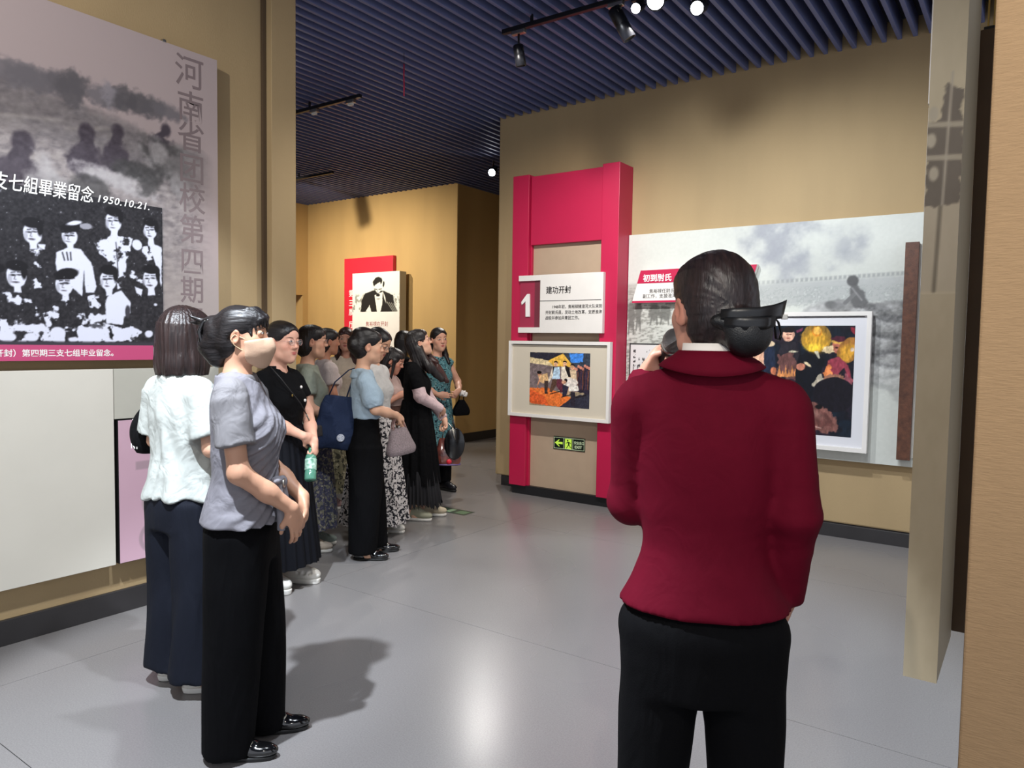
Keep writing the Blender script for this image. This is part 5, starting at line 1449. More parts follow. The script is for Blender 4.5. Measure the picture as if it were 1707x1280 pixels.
for i in (-1, 1): G.shoe(i, 'loafer', M['patent'], M['sole_black'])
bun = [lambda q: P_ell((.012, -.118, -.040), (.047, .040, .046), .012), lambda q: P_ell((.0, -.100, -.028), (.045, .035, .035), .02)]
G.hair('bun', h=.0042, m=hair_mat('swept_brown_hair', '#161011', '#2c2020', .42, (1, .06, .25)), parts=bun)
hb = lambda p: tuple(G.hpt(p))
# black bow and net over the bun
build('hair_net', [in_frame(P_ell((.016, -.128, -.043), (.0515, .040, .050), .01), G.hR, G.hc), in_frame(P_ell((.0, -.112, -.02), (.06, .03, .022), .015), G.hR, G.hc)], .0045, mat('black_net', '#0b0c0e', .42, bump=.25, bump_scale=420), G.root)
def ribbon(name, F, pts, wv, m, th=.0016):
    bm = bmesh.new(); row = []
    for p, w_ in zip(pts, wv):
        a = [bm.verts.new(F.hpt(np.array(p) + np.array(w_) * s_ + np.array((0, 0, 0)))) for s_ in (-1, -.33, .33, 1)]; row.append(a)
    for a, b in zip(row[:-1], row[1:]):
        for j in range(3): bm.faces.new((a[j], a[j + 1], b[j + 1], b[j]))
    me = bm_mesh(name, bm, True); o = obj(name, me, m, F.root); md = o.modifiers.new('solid', 'SOLIDIFY'); md.thickness = th; md.offset = 0; return o
RB = mat('black_ribbon', '#101114', .38, spec=.5)
ribbon('hair_bow', G, [(-.045, -.122, -.006), (-.02, -.142, -.006), (.02, -.150, -.003), (.055, -.143, .001), (.080, -.130, .005), (.092, -.122, .008)], [(0, 0, .010), (0, 0, .013), (0, 0, .013), (0, 0, .0145), (0, 0, .016), (.003, 0, .0175)], RB)
ribbon('hair_bow', G, [(-.040, -.128, -.020), (-.01, -.154, -.022), (.03, -.160, -.020), (.058, -.146, -.016)], [(0, 0, .009), (0, 0, .012), (0, 0, .012), (0, 0, .010)], RB)
obj('ribbon_loop', tube_mesh('ribbon_loop', [hb(p) for p in ((.066, -.125, -.008), (.082, -.118, -.018), (.096, -.110, -.040), (.091, -.112, -.054), (.079, -.118, -.050), (.073, -.122, -.030), (.068, -.124, -.014))], .0030, 6, sq=.5), RB, G.root)
obj('bow_clasp', box_mesh('bow_clasp', -.006, .006, -.004, .004, -.005, .005, .001), M['metal'], G.root, hb((.091, -.124, -.008)))

# ---------------------------------------------------------------- woman with the mask
A = Fig('woman in a grey draped top, black wide trousers and a beige face mask', (-2.325, 1.60), 84, H=1.618, hd=.90, kk=.995, girth=1.0, head=(4, 2, 0), skin=(.75, .57, .465),
        arms={1: dict(e=(.205, .030, 1.045), w=(.080, .185, .900), d=(-.30, .22, -.93), n=(-.62, -.78, .05), curl=.30, spread=3.0), -1: dict(e=(-.205, .030, 1.045), w=(-.050, .200, .915), d=(.45, .22, -.86), n=(.3, -.9, 0), curl=.5)},
        feet={1: (.085, -.03, -4), -1: (-.085, .05, 6)})
A.hc = A.hc + np.array((0, -.022, -.004))
A.add_body(headh=.0036, handh=.0030)
A.eyes(1.0, (0, 0))
ft = folds(21, .0045, 5, 6, 4, 4)
A.top('tee', M['grey_tee'], .865, h=.0075, ease=.014, sleeve=.66, sl_r=(.058, .068), neck=(.066, .070, .045), flare=.06, fold=lambda x, y, z: ft(x, y, z) * .8)
# draped second layer, open at the arms, gathered towards the knot at the front left
gat = folds(33, .006, 1, 1, 1, 2)
def wrap_fold(x, y, z):
    d = (z - .99) * .9 + (x + .02) * .7 - np.abs(y) * .15
    return .0062 * np.sin(150 * d + 2 * np.sin(9 * x + 6 * z)) * np.clip((y + .04) / .10, 0, 1) * np.clip((1.32 - z) / .2, 0, 1) + ft(x, y, z) * .5
k = A.k
wl = A.top('wrap', None, .848, ease=.023, sleeve=0.08, sl_r=(.052, .052), neck=(.078, .098, .085), flare=.08, build_=False, bust=1.12)
wl = [p for p in wl]
for i in (-1, 1): wl.append(P_loft([(z, i * (.225 if z > 1.0 else .245), -.005, .080, .115 - .02 * abs(z - 1.15)) for z in (.90, 1.05, 1.2, 1.345)], .015, 's'))
build('wrap', wl, .0068, M['grey_wrap'], A.root, disp=wrap_fold, smooth=1)
build('peplum', [P_loft([(z, .03, y, rx, .016) for z, y, rx in ((.825, .150, .062), (.88, .148, .055), (.94, .142, .035), (.985, .135, .022))], .02)], .006, M['grey_wrap'], A.root, disp=lambda x, y, z: .006 * np.sin(x * 120 + z * 20))
build('knot', [P_ell((.02, .142, .985), (.026, .018, .024), .01), P_ell((.05, .128, .995), (.03, .02, .016), .01)], .005, M['grey_wrap'], A.root)
obj('knot_ring', tube_mesh('knot_ring', [(.045 + .016 * math.cos(t), .153, .985 + .014 * math.sin(t)) for t in np.linspace(0, 2 * PI, 16, endpoint=False)], .003, 6, closed=True), M['metal'], A.root)
A.trousers(M['blk'], waist=.985, hem=.022, r_th=.097, r_kn=.094, r_hem=.080, fold=folds(4, .004, 4, 5, .8, 4), ry=1.05)
for i in (-1, 1):
    o, R, c, q = A.shoe(i, 'loafer', M['patent'], M['sole_black'], h=.0045)
    P = lambda v: tuple(R @ np.array(v) + c)
    obj('buckle', tube_mesh('buckle', [P((.024, .075, .056)), P((.012, .082, .062)), P((-.012, .082, .062)), P((-.024, .075, .056))], .004, 6), M['metal'], o)
# hair: swept back into a claw clip, thin fringe
fr = []
_r = random.Random(5)
for i in range(15):
    u = -1 + 2 * i / 14; xx = .058 * u; y0 = .088 * math.sqrt(max(.05, 1 - (u * .86) ** 2)); zz = .006 + .030 * (1 - abs(u)) - .030 * (abs(u) > .93) + _r.uniform(-.007, .007); sw = -.010 * u + _r.uniform(-.003, .003)
    fr.append((lambda a, b, c_, d: (lambda q: P_cone((a * .55, b * .55 + .006, .096), (a * .92, b + .002, c_ + .036), .0085, .0052, .006)))(xx, y0, zz, sw))
    fr.append((lambda a, b, c_, d: (lambda q: P_cone((a * .92, b + .002, c_ + .036), (a * 1.02 + d, b + .0035, c_ + .002), .0052, .0020, .003)))(xx, y0, zz, sw))
fr += [lambda q: P_ell((0, -.096, .005), (.052, .036, .062), .025), lambda q: P_ell((0, -.108, .040), (.032, .033, .035), .02), lambda q: P_cone((0, -.09, -.07), (0, -.12, -.03), .040, .040, .02), lambda q: P_cone((0, -.13, .05), (.0, -.185, .055), .012, .004, .01), lambda q: P_cone((.01, -.13, .055), (.02, -.175, .075), .010, .004, .01)]
A.hair('clip', h=.0040, m=M['hair_back'], parts=fr)
for xx in (-.030, .030):
    obj('hair_claw', tube_mesh('hair_claw', [A.hpt((xx * .6, -.090, .075)), A.hpt((xx, -.140, .060)), A.hpt((xx, -.158, .020)), A.hpt((xx, -.150, -.030)), A.hpt((xx * .7, -.120, -.055))], [.006, .009, .009, .008, .005], 8), M['patent'], A.root)
obj('hair_claw', tube_mesh('hair_claw', [A.hpt((-.03, -.155, .02)), A.hpt((0, -.165, .02)), A.hpt((.03, -.155, .02))], .007, 8), M['patent'], A.root)
# mask
mp = [P_comp(A.head_prims(), .0045), P_cone((0, .086, -.016), (0, .096, -.042), .014, .013, .02), P_cone((0, .096, -.042), (0, .068, -.092), .013, .020, .025), P_ell((0, .060, -.05), (.052, .040, .052), .03),
      P_half((0, -.16, .987), -.0215, .004, 'i'), P_half((0, -1, 0), -.022, .003, 'i'), P_half((0, -.55, -.83), .066, .004, 'i')]
mp = [in_frame(p, A.hR, A.hc) for p in mp]
mk = build('face_mask', mp, .0034, mat('beige_mask', '#b8987f', .8, bump=.1, bump_scale=300), A.root, smooth=2)
for i in (-1, 1):
    obj('ear_loop', tube_mesh('ear_loop', [A.hpt((i * .054, .045, -.022)), A.hpt((i * .066, .022, -.008)), A.hpt((i * .077, -.006, .006)), A.hpt((i * .082, -.020, -.010)), A.hpt((i * .074, -.008, -.036)), A.hpt((i * .060, .018, -.056)), A.hpt((i * .050, .036, -.072))], .0014, 6), mat('loop_elastic', '#dcc29a', .8), mk)

# ---------------------------------------------------------------- woman in the white T-shirt
B = Fig('woman with a dark brown bob, white T-shirt and navy trousers, back turned', (-2.95, 1.735), 30, H=1.63, hd=1.10, girth=1.0, head=(-6, 0, 0), skin=(.80, .62, .52),
        arms={1: dict(e=(.222, -.005, 1.045), w=(.115, .190, 1.01), d=(-.7, .6, 0), n=(0, -1, 0), curl=.6), -1: dict(e=(-.222, .01, 1.05), w=(-.09, .20, 1.00), d=(.7, .6, -.1), n=(0, -1, 0), curl=.6)},
        feet={1: (.110, .0, -42), -1: (-.085, .02, -34)})
B.add_body()
def tee_fold(x, y, z):
    t = np.arctan2(x, -y)
    g = np.clip((1.27 - z) / .22, 0, 1)
    return g * (.0060 * np.sin(5.2 * t + 1.8 * np.sin(2 * t + z * 5) + z * 7) + .0040 * np.sin(9 * t - z * 13 + 1.5 * np.sin(3 * t))) + .0030 * np.sin(34 * z + 22 * x + 2.5 * np.sin(11 * x + 3)) * np.clip((1.02 - z) / .12, 0, 1) * np.clip((z - .80) / .06, 0, 1)
B.top('tee', M['tee_white'], .815, h=.0075, ease=.026, sleeve=.80, sl_r=(.062, .072), neck=(.066, .070, .04), flare=.05, fold=tee_fold, hem_tilt=(.05, -.06))
nf = folds(14, .006, 7, 7, 1.0, 5)
B.trousers(M['navy'], waist=.985, hem=.075, r_th=.098, r_kn=.098, r_hem=.118, fold=lambda x, y, z: nf(x, y, z) * np.clip((.95 - z) / .5, .25, 1))
for i in (-1, 1): B.shoe(i, 'sneaker', M['shoe_white'], M['sole_white'])
B.hair('bob', h=.0042, m=M['hair_brown'])

# ---------------------------------------------------------------- woman in the black blouse with glasses
D = Fig('woman with glasses in a black short-sleeved blouse, long black skirt and white clogs', (-3.70, 2.80), 112, H=1.605, hd=1.06, girth=1.12, head=(4, -2, 0), skin=(.84, .64, .55),
        arms={1: dict(e=(.225, .035, 1.050), w=(.045, .205, .935), d=(-.85, .25, -.42), n=(-.2, -.95, 0), curl=.6), -1: dict(e=(-.225, .045, 1.050), w=(-.030, .225, .900), d=(.10, .22, -.95), n=(.2, -1, 0), curl=.9)},
        feet={1: (.085, .0, -12), -1: (-.095, .03, 10)})
D.add_body(h=.012, headh=.0042, handh=.0042)
D.eyes(.9, (.001, 0)); glasses(D, M['rose_metal'])
D.top('blouse', M['blk2'], .955, h=.010, ease=.016, sleeve=.60, sl_r=(.057, .066), neck=(.058, .098, .080), fold=folds(2, .003, 5, 5, 7, 4))
ring_sheet('blouse_collar', D, [(1.295, -.018, .064, .058), (1.338, -.018, .062, .057), (1.339, -.019, .067, .062), (1.300, -.020, .086, .074, .012)], M['blk2'], .004, -2.2, 2.2)
for z, x_ in ((1.215, -.045), (1.135, -.055)): build('button', [P_ell((x_, .122 if z > 1.2 else .142, z), (.011, .006, .011), .004)], .004, mat('pearl_button', '#e4e0da', .3), D.root)
build('brooch', [P_ell((.05, .132, 1.17), (.007, .004, .011), .004)], .004, M['brass'], D.root)
D.skirt(mat('black_tulle', '#0b0c12', .8, spec=.15), .985, .155, (.150, .118), (.235, .225), 23, .007, 4)
for i in (-1, 1): D.shoe(i, 'clog', M['shoe_white'], M['sole_white'], L_=.245)
D.hair('bun', h=.0052, m=M['hair_back'], parts=[lambda q: P_cone((0, -.09, -.03), (0, -.085, -.12), .045, .05, .02), lambda q: P_cone((0, -.085, -.10), (.0, -.085, -.22), .05, .03, .02), lambda q: P_cone((-.05, -.05, -.05), (-.055, -.06, -.15), .03, .025, .03)])

# ---------------------------------------------------------------- woman in the sage top
E4 = Fig('woman with glasses in a sage green top, in profile behind the black blouse', (-4.19, 3.42), 76, H=1.60, girth=1.05, head=(0, 0, 0), skin=(.82, .63, .53), feet={1: (.08, 0, -8), -1: (-.08, .03, 8)},
         arms={1: dict(e=(.21, -.0, 1.04), w=(.12, .19, .93), d=(-.5, .4, -.7), n=(-.7, -.6, 0)), -1: dict(e=(-.21, 0, 1.04), w=(-.10, .19, .92), d=(.5, .4, -.7), n=(.6, -.7, 0))})
E4.add_body(h=.013, headh=.005, handh=.006); E4.eyes(1); glasses(E4, M['rose_metal'])
E4.top('sage_top', cloth('sage_linen', '#868b7e'), .90, h=.012, ease=.024, sleeve=.66, sl_r=(.056, .064), neck=(.072, .08, .05), flare=.05, fold=folds(8, .004, 5, 5, 3, 4))
E4.skirt(print_cloth('muted_floral_cloth', '#3a3c4c', [('#6d6a5c', .52), ('#8a8676', .60), ('#4d4a5e', .56)], 34), .92, .17, (.155, .12), (.215, .20), 18, .009, 6, na=140, nz=24)
for i in (-1, 1): E4.shoe(i, 'sneaker', mat('beige_canvas', '#b9ac9c', .7) if i > 0 else mat('grey_canvas', '#8d9a94', .7), M['sole_white'], h=.007)
E4.hair('short', h=.006, m=M['hair'])

# ---------------------------------------------------------------- woman in the light blue blouse
C7 = Fig('woman in a light blue puff-sleeved blouse and black trousers holding a woven bag', (-3.76, 3.545), 72, H=1.575, girth=1.03, head=(2, -3, 0), skin=(.84, .66, .55),
         arms={1: dict(e=(.205, .050, 1.040), w=(.070, .205, .990), d=(-.62, .70, -.35), n=(-.55, -.45, -.7), curl=.75), -1: dict(e=(-.205, .06, 1.040), w=(-.045, .215, .960), d=(.75, .55, -.35), n=(-.1, -.5, -.85), curl=1.0)},
         feet={1: (.085, -.01, -20), -1: (-.075, .09, -6)})
C7.add_body(h=.012, headh=.0045, handh=.0045); C7.eyes(1)
bl = cloth('light_blue_cotton', '#9fb3c2', .75); k = C7.k
pf = [p for i in (-1, 1) for p in (P_ell(C7.sho[i] * .45 + C7.arms[i]['e'] * .55, (.066, .068, .084), .03), P_cut(C7.sho[i] * .20 + C7.arms[i]['e'] * .80, C7.sho[i] * .06 + C7.arms[i]['e'] * .94, .060, .056, .006))]
C7.top('blouse', bl, .965, h=.010, ease=.018, sleeve=.78, sl_r=(.056, .064), neck=(.064, .088, .06), fold=folds(31, .004, 6, 6, 5, 5), extra=pf)
build('collar', [P_loft([(z * k, 0, -.016, rx, ry) for z, rx, ry in ((1.30, .118, .090), (1.345, .084, .075), (1.368, .070, .068))], .006), P_loft([(z * k, 0, -.016, .062, .060) for z in (1.26, 1.42)], .004, 's'), P_ell((0, .09, 1.32 * k), (.035, .07, .10), .008, 's')], .0075, bl, C7.root)
C7.trousers(M['blk'], waist=.995, hem=.05, r_th=.106, r_kn=.102, r_hem=.092, h=.011, fold=folds(44, .003, 5, 5, 1, 4))
for i in (-1, 1):
    o, R, c, q = C7.shoe(i, 'loafer', M['patent'], M['sole_black'])
    P = lambda v: tuple(R @ np.array(v) + c)
    obj('buckle', tube_mesh('buckle', [P((.020, .080, .056)), P((.008, .085, .060)), P((-.008, .085, .060)), P((-.020, .080, .056))], .0045, 6), M['metal'], o)
C7.hair('bun', h=.0052, m=M['hair_back'], parts=[lambda q: P_ell((0, -.102, .012), (.058, .042, .060), .02), lambda q: P_ell((0, -.05, .09), (.062, .06, .04), .03)])

# ---------------------------------------------------------------- woman with glasses and the floral skirt
H8 = Fig('woman with glasses looking down, long black and white floral skirt and white shoes', (-4.15, 4.02), 108, H=1.595, girth=1.0, head=(0, -24, 0), skin=(.80, .61, .50), feet={1: (.075, .02, -20), -1: (-.085, .06, -5)})
H8.add_body(h=.013, headh=.005, handh=.006); H8.eyes(.7, (0, -.002)); glasses(H8, M['dark_frame'])
H8.top('blouse', cloth('ivory_cotton', '#c6c5c2'), .95, h=.012, ease=.018, sleeve=.7, sl_r=(.056, .062), neck=(.064, .08, .055), fold=folds(18, .004, 5, 5, 4, 4))
H8.skirt(print_cloth('black_white_floral', '#cfc9c6', [('#1f1f25', .545), ('#1f1f25', .56), ('#8f8a8c', .62)], 42), .985, .10, (.140, .105), (.265, .25), 15, .016, 11, na=180)
for i in (-1, 1): H8.shoe(i, 'sneaker', M['shoe_white'], M['sole_white'], h=.007)
H8.hair('bun', h=.006, m=M['hair_back'], parts=[lambda q: P_ell((0, -.10, -.01), (.045, .035, .045), .02)])

# ---------------------------------------------------------------- girl with the phone
I9 = Fig('short woman with long hair in a dusty pink top looking down at a phone', (-4.90, 4.95), 98, H=1.43, girth=.95, head=(0, -20, 0), skin=(.80, .58, .49),
         arms={1: dict(e=(.18, .03, .95), w=(.055, .22, 1.06), d=(-.25, .8, .4), n=(-.3, -.3, .9), curl=.6), -1: dict(e=(-.18, .03, .95), w=(-.05, .23, 1.06), d=(.25, .8, .4), n=(.3, -.3, .9), curl=.6)})
I9.add_body(h=.013, headh=.005, handh=.005); I9.eyes(.7, (0, -.002))
I9.top('top', cloth('dusty_pink_cotton', '#b79f98'), .78, h=.012, ease=.018, sleeve=.7, sl_r=(.052, .058), fold=folds(28, .004, 5, 5, 4, 4))
I9.skirt(cloth('brown_skirt', '#4a332c'), .90, .2, (.13, .10), (.2, .19), 14, .01, 5, na=110, nz=20)
for i in (-1, 1): I9.shoe(i, 'sneaker', M['shoe_white'], M['sole_white'], h=.008)
I9.hair('long', h=.006, m=M['hair'], parts=[lambda q: P_cone((.066, .03, .01), (.078, .055, -.16), .018, .010, .02)])

# ---------------------------------------------------------------- long haired woman in the black dress
J = Fig('long haired woman in a black dress with pale pink sleeves, looking up in profile', (-4.26, 4.60), 84, H=1.60, girth=1.06, head=(-2, 20, 0), skin=(.84, .66, .56),
        arms={1: dict(e=(.205, .040, 1.045), w=(.02, .215, .93), d=(-.8, .35, -.45), n=(-.2, -.9, .2), curl=.7), -1: dict(e=(-.205, .085, 1.04), w=(-.075, .245, .83), d=(.15, .12, -1), n=(.5, -.8, 0), curl=1.0)}, feet={1: (.085, -.02, -20), -1: (-.075, .10, -14)})
J.add_body(h=.013, headh=.005, handh=.005); J.eyes(1, (0, .001)); glasses(J, M['rose_metal'])
pk = cloth('pale_pink_cotton', '#cfb6b8', .8)
sl = []
for i in (-1, 1): sl += [P_cut(J.sho[i] * .35 + J.arms[i]['e'] * .65, J.arms[i]['e'], .056, .052, .01), P_ell(J.arms[i]['e'], (.051,) * 3, .02), P_cut(J.arms[i]['e'], J.arms[i]['e'] * .04 + J.arms[i]['w'] * .96, .051, .039, .02)]
for nm, p3 in (('sleeve', sl[3:]), ('sleeve', sl[:3])): build(nm, p3, .009, pk, J.root, disp=folds(3, .002, 5, 5, 12, 3))
J.top('dress_bodice', M['blk2'], .93, h=.011, ease=.02, sleeve=.72, sl_r=(.056, .062), fold=folds(38, .003, 5, 5, 4, 4))
J.skirt(M['blk2'], 1.0, .30, (.145, .11), (.185, .20), 16, .009, 8, na=150, nz=24, name='dress_skirt')
J.skirt(mat('black_fringe', '#121116', .85), .42, .13, (.165, .175), (.205, .215), 44, .010, 9, na=260, nz=14, name='tulle_hem', ragged=.035)
for i in (-1, 1): J.shoe(i, 'sneaker', mat('sage_grey_sneaker' if i > 0 else 'cream_sneaker', '#9a9a84' if i > 0 else '#b9ac92', .7), M['sole_white'], h=.007, L_=.25)
J.hair('long', h=.0052, m=M['hair'], parts=[lambda q: P_cone((.060, -.02, -.05), (.085, .01, -.22), .035, .04, .03), lambda q: P_cone((.085, .01, -.20), (.075, .075, -.34), .04, .028, .03)])
build('loose_locks', [in_frame(P_cone((-.06, .02, -.06), (-.07, .07, -.20), .025, .032, .02), J.hR, J.hc), in_frame(P_cone((-.07, .07, -.20), (-.05, .115, -.36), .032, .020, .02), J.hR, J.hc), in_frame(P_cone((.06, .07, -.24), (.05, .115, -.38), .03, .018, .02), J.hR, J.hc)], .006, M['hair_red'], J.root, disp=lambda x, y, z: .003 * np.sin(70 * x + 40 * y + 10 * np.sin(14 * z)))

# ---------------------------------------------------------------- woman in the teal dress
K12 = Fig('woman in a sleeveless teal patterned dress standing at the far right end of the group', (-4.88, 5.58), 142, H=1.635, girth=1.02, head=(8, -2, 4), skin=(.84, .64, .54), shift=(0, 0),
          arms={1: dict(e=(.21, .0, 1.06), w=(.10, .17, .98), d=(-.7, .5, 0), n=(0, -1, 0)), -1: dict(e=(-.285, -.01, 1.09), w=(-.150, .165, 1.02), d=(.7, .3, -.4), n=(.3, -1, 0), curl=.8)}, feet={1: (.08, 0, -10), -1: (-.08, .03, 10)})
K12.add_body(h=.013, headh=.005, handh=.006); K12.eyes(.85)
tl_ = print_cloth('teal_print', '#4f7f86', [('#1d2c36', .56), ('#86a6a6', .60)], 52)
K12.top('dress_bodice', tl_, .93, h=.011, ease=.014, sleeve=.02, sl_r=(.050, .050), neck=(.066, .075, .05), fold=folds(58, .003, 5, 5, 3, 4))
K12.skirt(tl_, 1.02, .33, (.134, .10), (.205, .19), 11, .010, 13, na=120, nz=26, name='dress_skirt')
K12.trousers(M['blk'], waist=.8, hem=.09, r_th=.085, r_kn=.075, r_hem=.07, h=.013, name='leggings')
for i in (-1, 1): K12.shoe(i, 'sneaker', mat('black_leather', '#15151a', .35), M['sole_black'], h=.007)
K12.hair('bun', h=.0055, m=M['hair_back'], parts=[lambda q: P_cone((-.055, -.04, -.03), (-.075, -.03, -.16), .035, .03, .03), lambda q: P_cone((-.075, -.03, -.16), (-.085, .03, -.235), .03, .018, .02), lambda q: P_ell((0, -.075, -.07), (.06, .04, .06), .02)])

# ---------------------------------------------------------------- farther figures of the group
L5 = Fig('woman with short black hair in a white T-shirt and olive floral skirt, facing away', (-5.12, 4.36), 52, H=1.60, girth=.95, head=(10, 0, 0), skin=(.76, .54, .43),
         arms={1: dict(e=(.23, -.02, 1.04), w=(.20, .06, .86), d=(0, .2, -1), n=(-1, 0, 0)), -1: dict(e=(-.22, 0, 1.04), w=(-.15, .17, .95), d=(.5, .5, -.3), n=(0, -1, 0))})
L5.add_body(h=.014, headh=.007, handh=.007)
L5.top('tee', cloth('blush_cotton', '#cdbfba'), .93, h=.013, ease=.024, sleeve=.72, sl_r=(.060, .068), fold=folds(41, .004, 5, 5, 3, 4))
L5.skirt(print_cloth('olive_floral', '#77735c', [('#3e3d33', .53), ('#a39d84', .60)], 30), .97, .17, (.15, .115), (.245, .23), 15, .012, 15, na=120, nz=22)
for i in (-1, 1): L5.shoe(i, 'sneaker', mat('dull_pink_shoe', '#9a7b78', .7), M['sole_white'], h=.008)
L5.hair('short', h=.0065, m=M['hair'])
N6 = Fig('long haired woman in a cream blouse facing the camera at the back of the group', (-5.63, 5.05), 165, H=1.625, girth=1.0, head=(8, -4, 0), skin=(.84, .62, .52))
N6.add_body(h=.014, headh=.0055, handh=.008); N6.eyes(.75)
N6.top('blouse', cloth('cream_silk', '#cfc0ac', .6), .9, h=.013, ease=.02, sleeve=1.8, sl_r=(.056, .05), long_r=(.056, .05, .042), neck=(.06, .095, .07), fold=folds(61, .004, 5, 5, 3, 4))
N6.trousers(M['blk'], h=.014)
for i in (-1, 1): N6.shoe(i, 'loafer', M['patent'], M['sole_black'], h=.008)
N6.hair('longfront', h=.006, m=M['hair_red'])
O11 = Fig('dark haired woman in black half hidden behind the phone user', (-5.57, 5.80), 38, H=1.61, girth=1.0, head=(0, 0, 0), skin=(.78, .58, .48))
O11.add_body(h=.014, headh=.007, handh=.008)
O11.top('top', M['blk2'], .9, h=.014, ease=.02, sleeve=.7, sl_r=(.056, .062))
O11.trousers(M['blk'], h=.014)
for i in (-1, 1): O11.shoe(i, 'loafer', M['patent'], M['sole_black'], h=.008)
O11.hair('long', h=.0065, m=M['hair'])
# ================================================================ track lights
M['fixture'] = mat('fixture_black', '#1a1b20', .35, metal=.3)
M['lamp_glow'] = mat('lamp_glow', '#ffffff', .3, emit='#f4f8ff', emit_s=22)
M['lamp_dim'] = mat('lamp_glass', '#c9d2da', .15, metal=.6)
def track(X0_, X1_, Y, label):
    e = empty('light_track', (X0_, Y, 3.715), (0, 0, 0), label, 'light track', 'ceiling light tracks')
    box('rail', 0, X1_ - X0_, -.018, .018, 0, .032, M['fixture'], e, .003)
    for i, x in enumerate(np.arange(.25, X1_ - X0_, .9)):
        box('hanger', x - .008, x + .008, -.008, .008, .032, .085, M['fixture'], e)
    return e
def fixture(p, aim, label, lit=True, L_=.145, r=.038, drop=.06, rod=False):
    """adapter on the rail, stem, yoke, barrel and lens; p = point on the rail"""
    e = empty('track_light', p, (0, 0, 0), label, 'spotlight', 'track spotlights')
    box('adapter', -.055, .055, -.017, .017, -.028, 0, M['metal'] if not lit else M['fixture'], e, .003)
    obj('stem', tube_mesh('stem', [(0, 0, -.028), (0, 0, -drop)], .008, 8), M['fixture'], e)
    if rod: obj('ceiling_rod', tube_mesh('ceiling_rod', [(0, 0, 0), (0, 0, .30)], .009, 8), M['fixture'], e)
    d = Vector(aim).normalized(); c = Vector((0, 0, -drop)) 
    s_ = d.cross(Vector((0, 0, 1))).normalized()
    q0 = c - d * .03; pts = [c + s_ * r * 1.15 + d * .02, c + s_ * r * 1.15 - d * .005, c - s_ * r * 1.15 - d * .005, c - s_ * r * 1.15 + d * .02]
    obj('yoke', tube_mesh('yoke', [tuple(v) for v in pts], .005, 6), M['fixture'], e)
    b = obj('barrel', lathe_mesh('barrel', [(0, 0), (r * .8, 0), (r, .008), (r, L_ * .5), (r * .97, L_ * .52), (r, L_ * .54), (r, L_), (r * .88, L_), (r * .86, L_ - .012)], 24, tuple(d), tuple(q0)), M['fixture'], e)
    obj('lens', lathe_mesh('lens', [(r * .87, L_ - .010), (r * .5, L_ - .006), (0, L_ - .004)], 20, tuple(d), tuple(q0)), M['lamp_glow'] if lit else M['fixture'], e)
    return e
track(-3.24, -1.0, 4.385, 'black light track under the navy slats in front of the red ladder frame')
fixture((-3.10, 4.385, 3.715), (.05, .25, -1), 'dark cylindrical spotlight hanging at the free end of the track before the red frame', False, drop=.13)
fixture((-2.33, 4.385, 3.715), (.45, .35, -1), 'slanted silver edged spotlight beside the bright lamps over the feature wall', False, L_=.22, r=.045, drop=.06)
fixture((-2.16, 4.385, 3.715), (.15, -.75, -.45), 'small lit spotlight touching the brightest lamp of the track on its left', True, r=.034)
fixture((-2.05, 4.385, 3.715), (.45, -1, -.45), 'brightest spotlight at the top edge of the picture, above the mural', True, r=.058)
fixture((-1.84, 4.60, 3.715), (.15, -1, -.55), 'lit spotlight farthest right, with an oval white lens under the slats', True, r=.046, rod=True)
track(-7.0, -5.14, 4.78, 'middle black light track seen past the end of the left wall')
for x in (-5.78, -5.27):
    e = empty('track_adapter', (x, 4.78, 3.715), (0, 0, 0), 'small pale empty adapter on the middle track, %s' % ('nearer its free end' if x > -5.5 else 'nearer the left wall'), 'adapter', 'empty track adapters')
    box('clip_body', -.05, .05, -.02, .02, -.03, 0.0, M['metal'], e, .003); box('lever', -.03, .03, -.012, .012, -.05, -.03, M['white'], e, .002)
fixture((-5.60, 4.30, 3.715), (.7, -.9, -.6), 'large glowing spotlight beside the end of the left wall', True, r=.06, rod=True)
fixture((-6.86, 4.78, 3.715), (.9, -.6, -.8), 'bluish white spotlight half hidden by the end of the left wall', True, r=.055)
track(-9.6, -7.75, 6.72, 'farthest light track near the ochre back wall')
fixture((-8.72, 6.72, 3.715), (.3, -.35, -1), 'lit spotlight on the farthest track in front of the ochre wall', True, r=.05, drop=.10, L_=.17)
fixture((-5.70, 7.55, 3.715), (.5, -1, -.4), 'single lit spotlight in the dark passage beside the feature wall end', True, r=.05, rod=True)
# red pull ribbon
e = empty('pull_ribbon', (-4.225, 4.394, 3.46), (0, 0, 0), 'thin red ribbon hanging straight down from the dark ceiling', 'ribbon')
obj('cord', tube_mesh('cord', [(0, 0, .245), (0, 0, .34)], .002, 6), M['black'], e)
obj('ribbon', tube_mesh('ribbon', [(0, 0, 0), (.002, 0, .08), (-.002, 0, .16), (0, 0, .25)], .008, 6, sq=.25), mat('red_ribbon', '#b32a4c', .6), e)

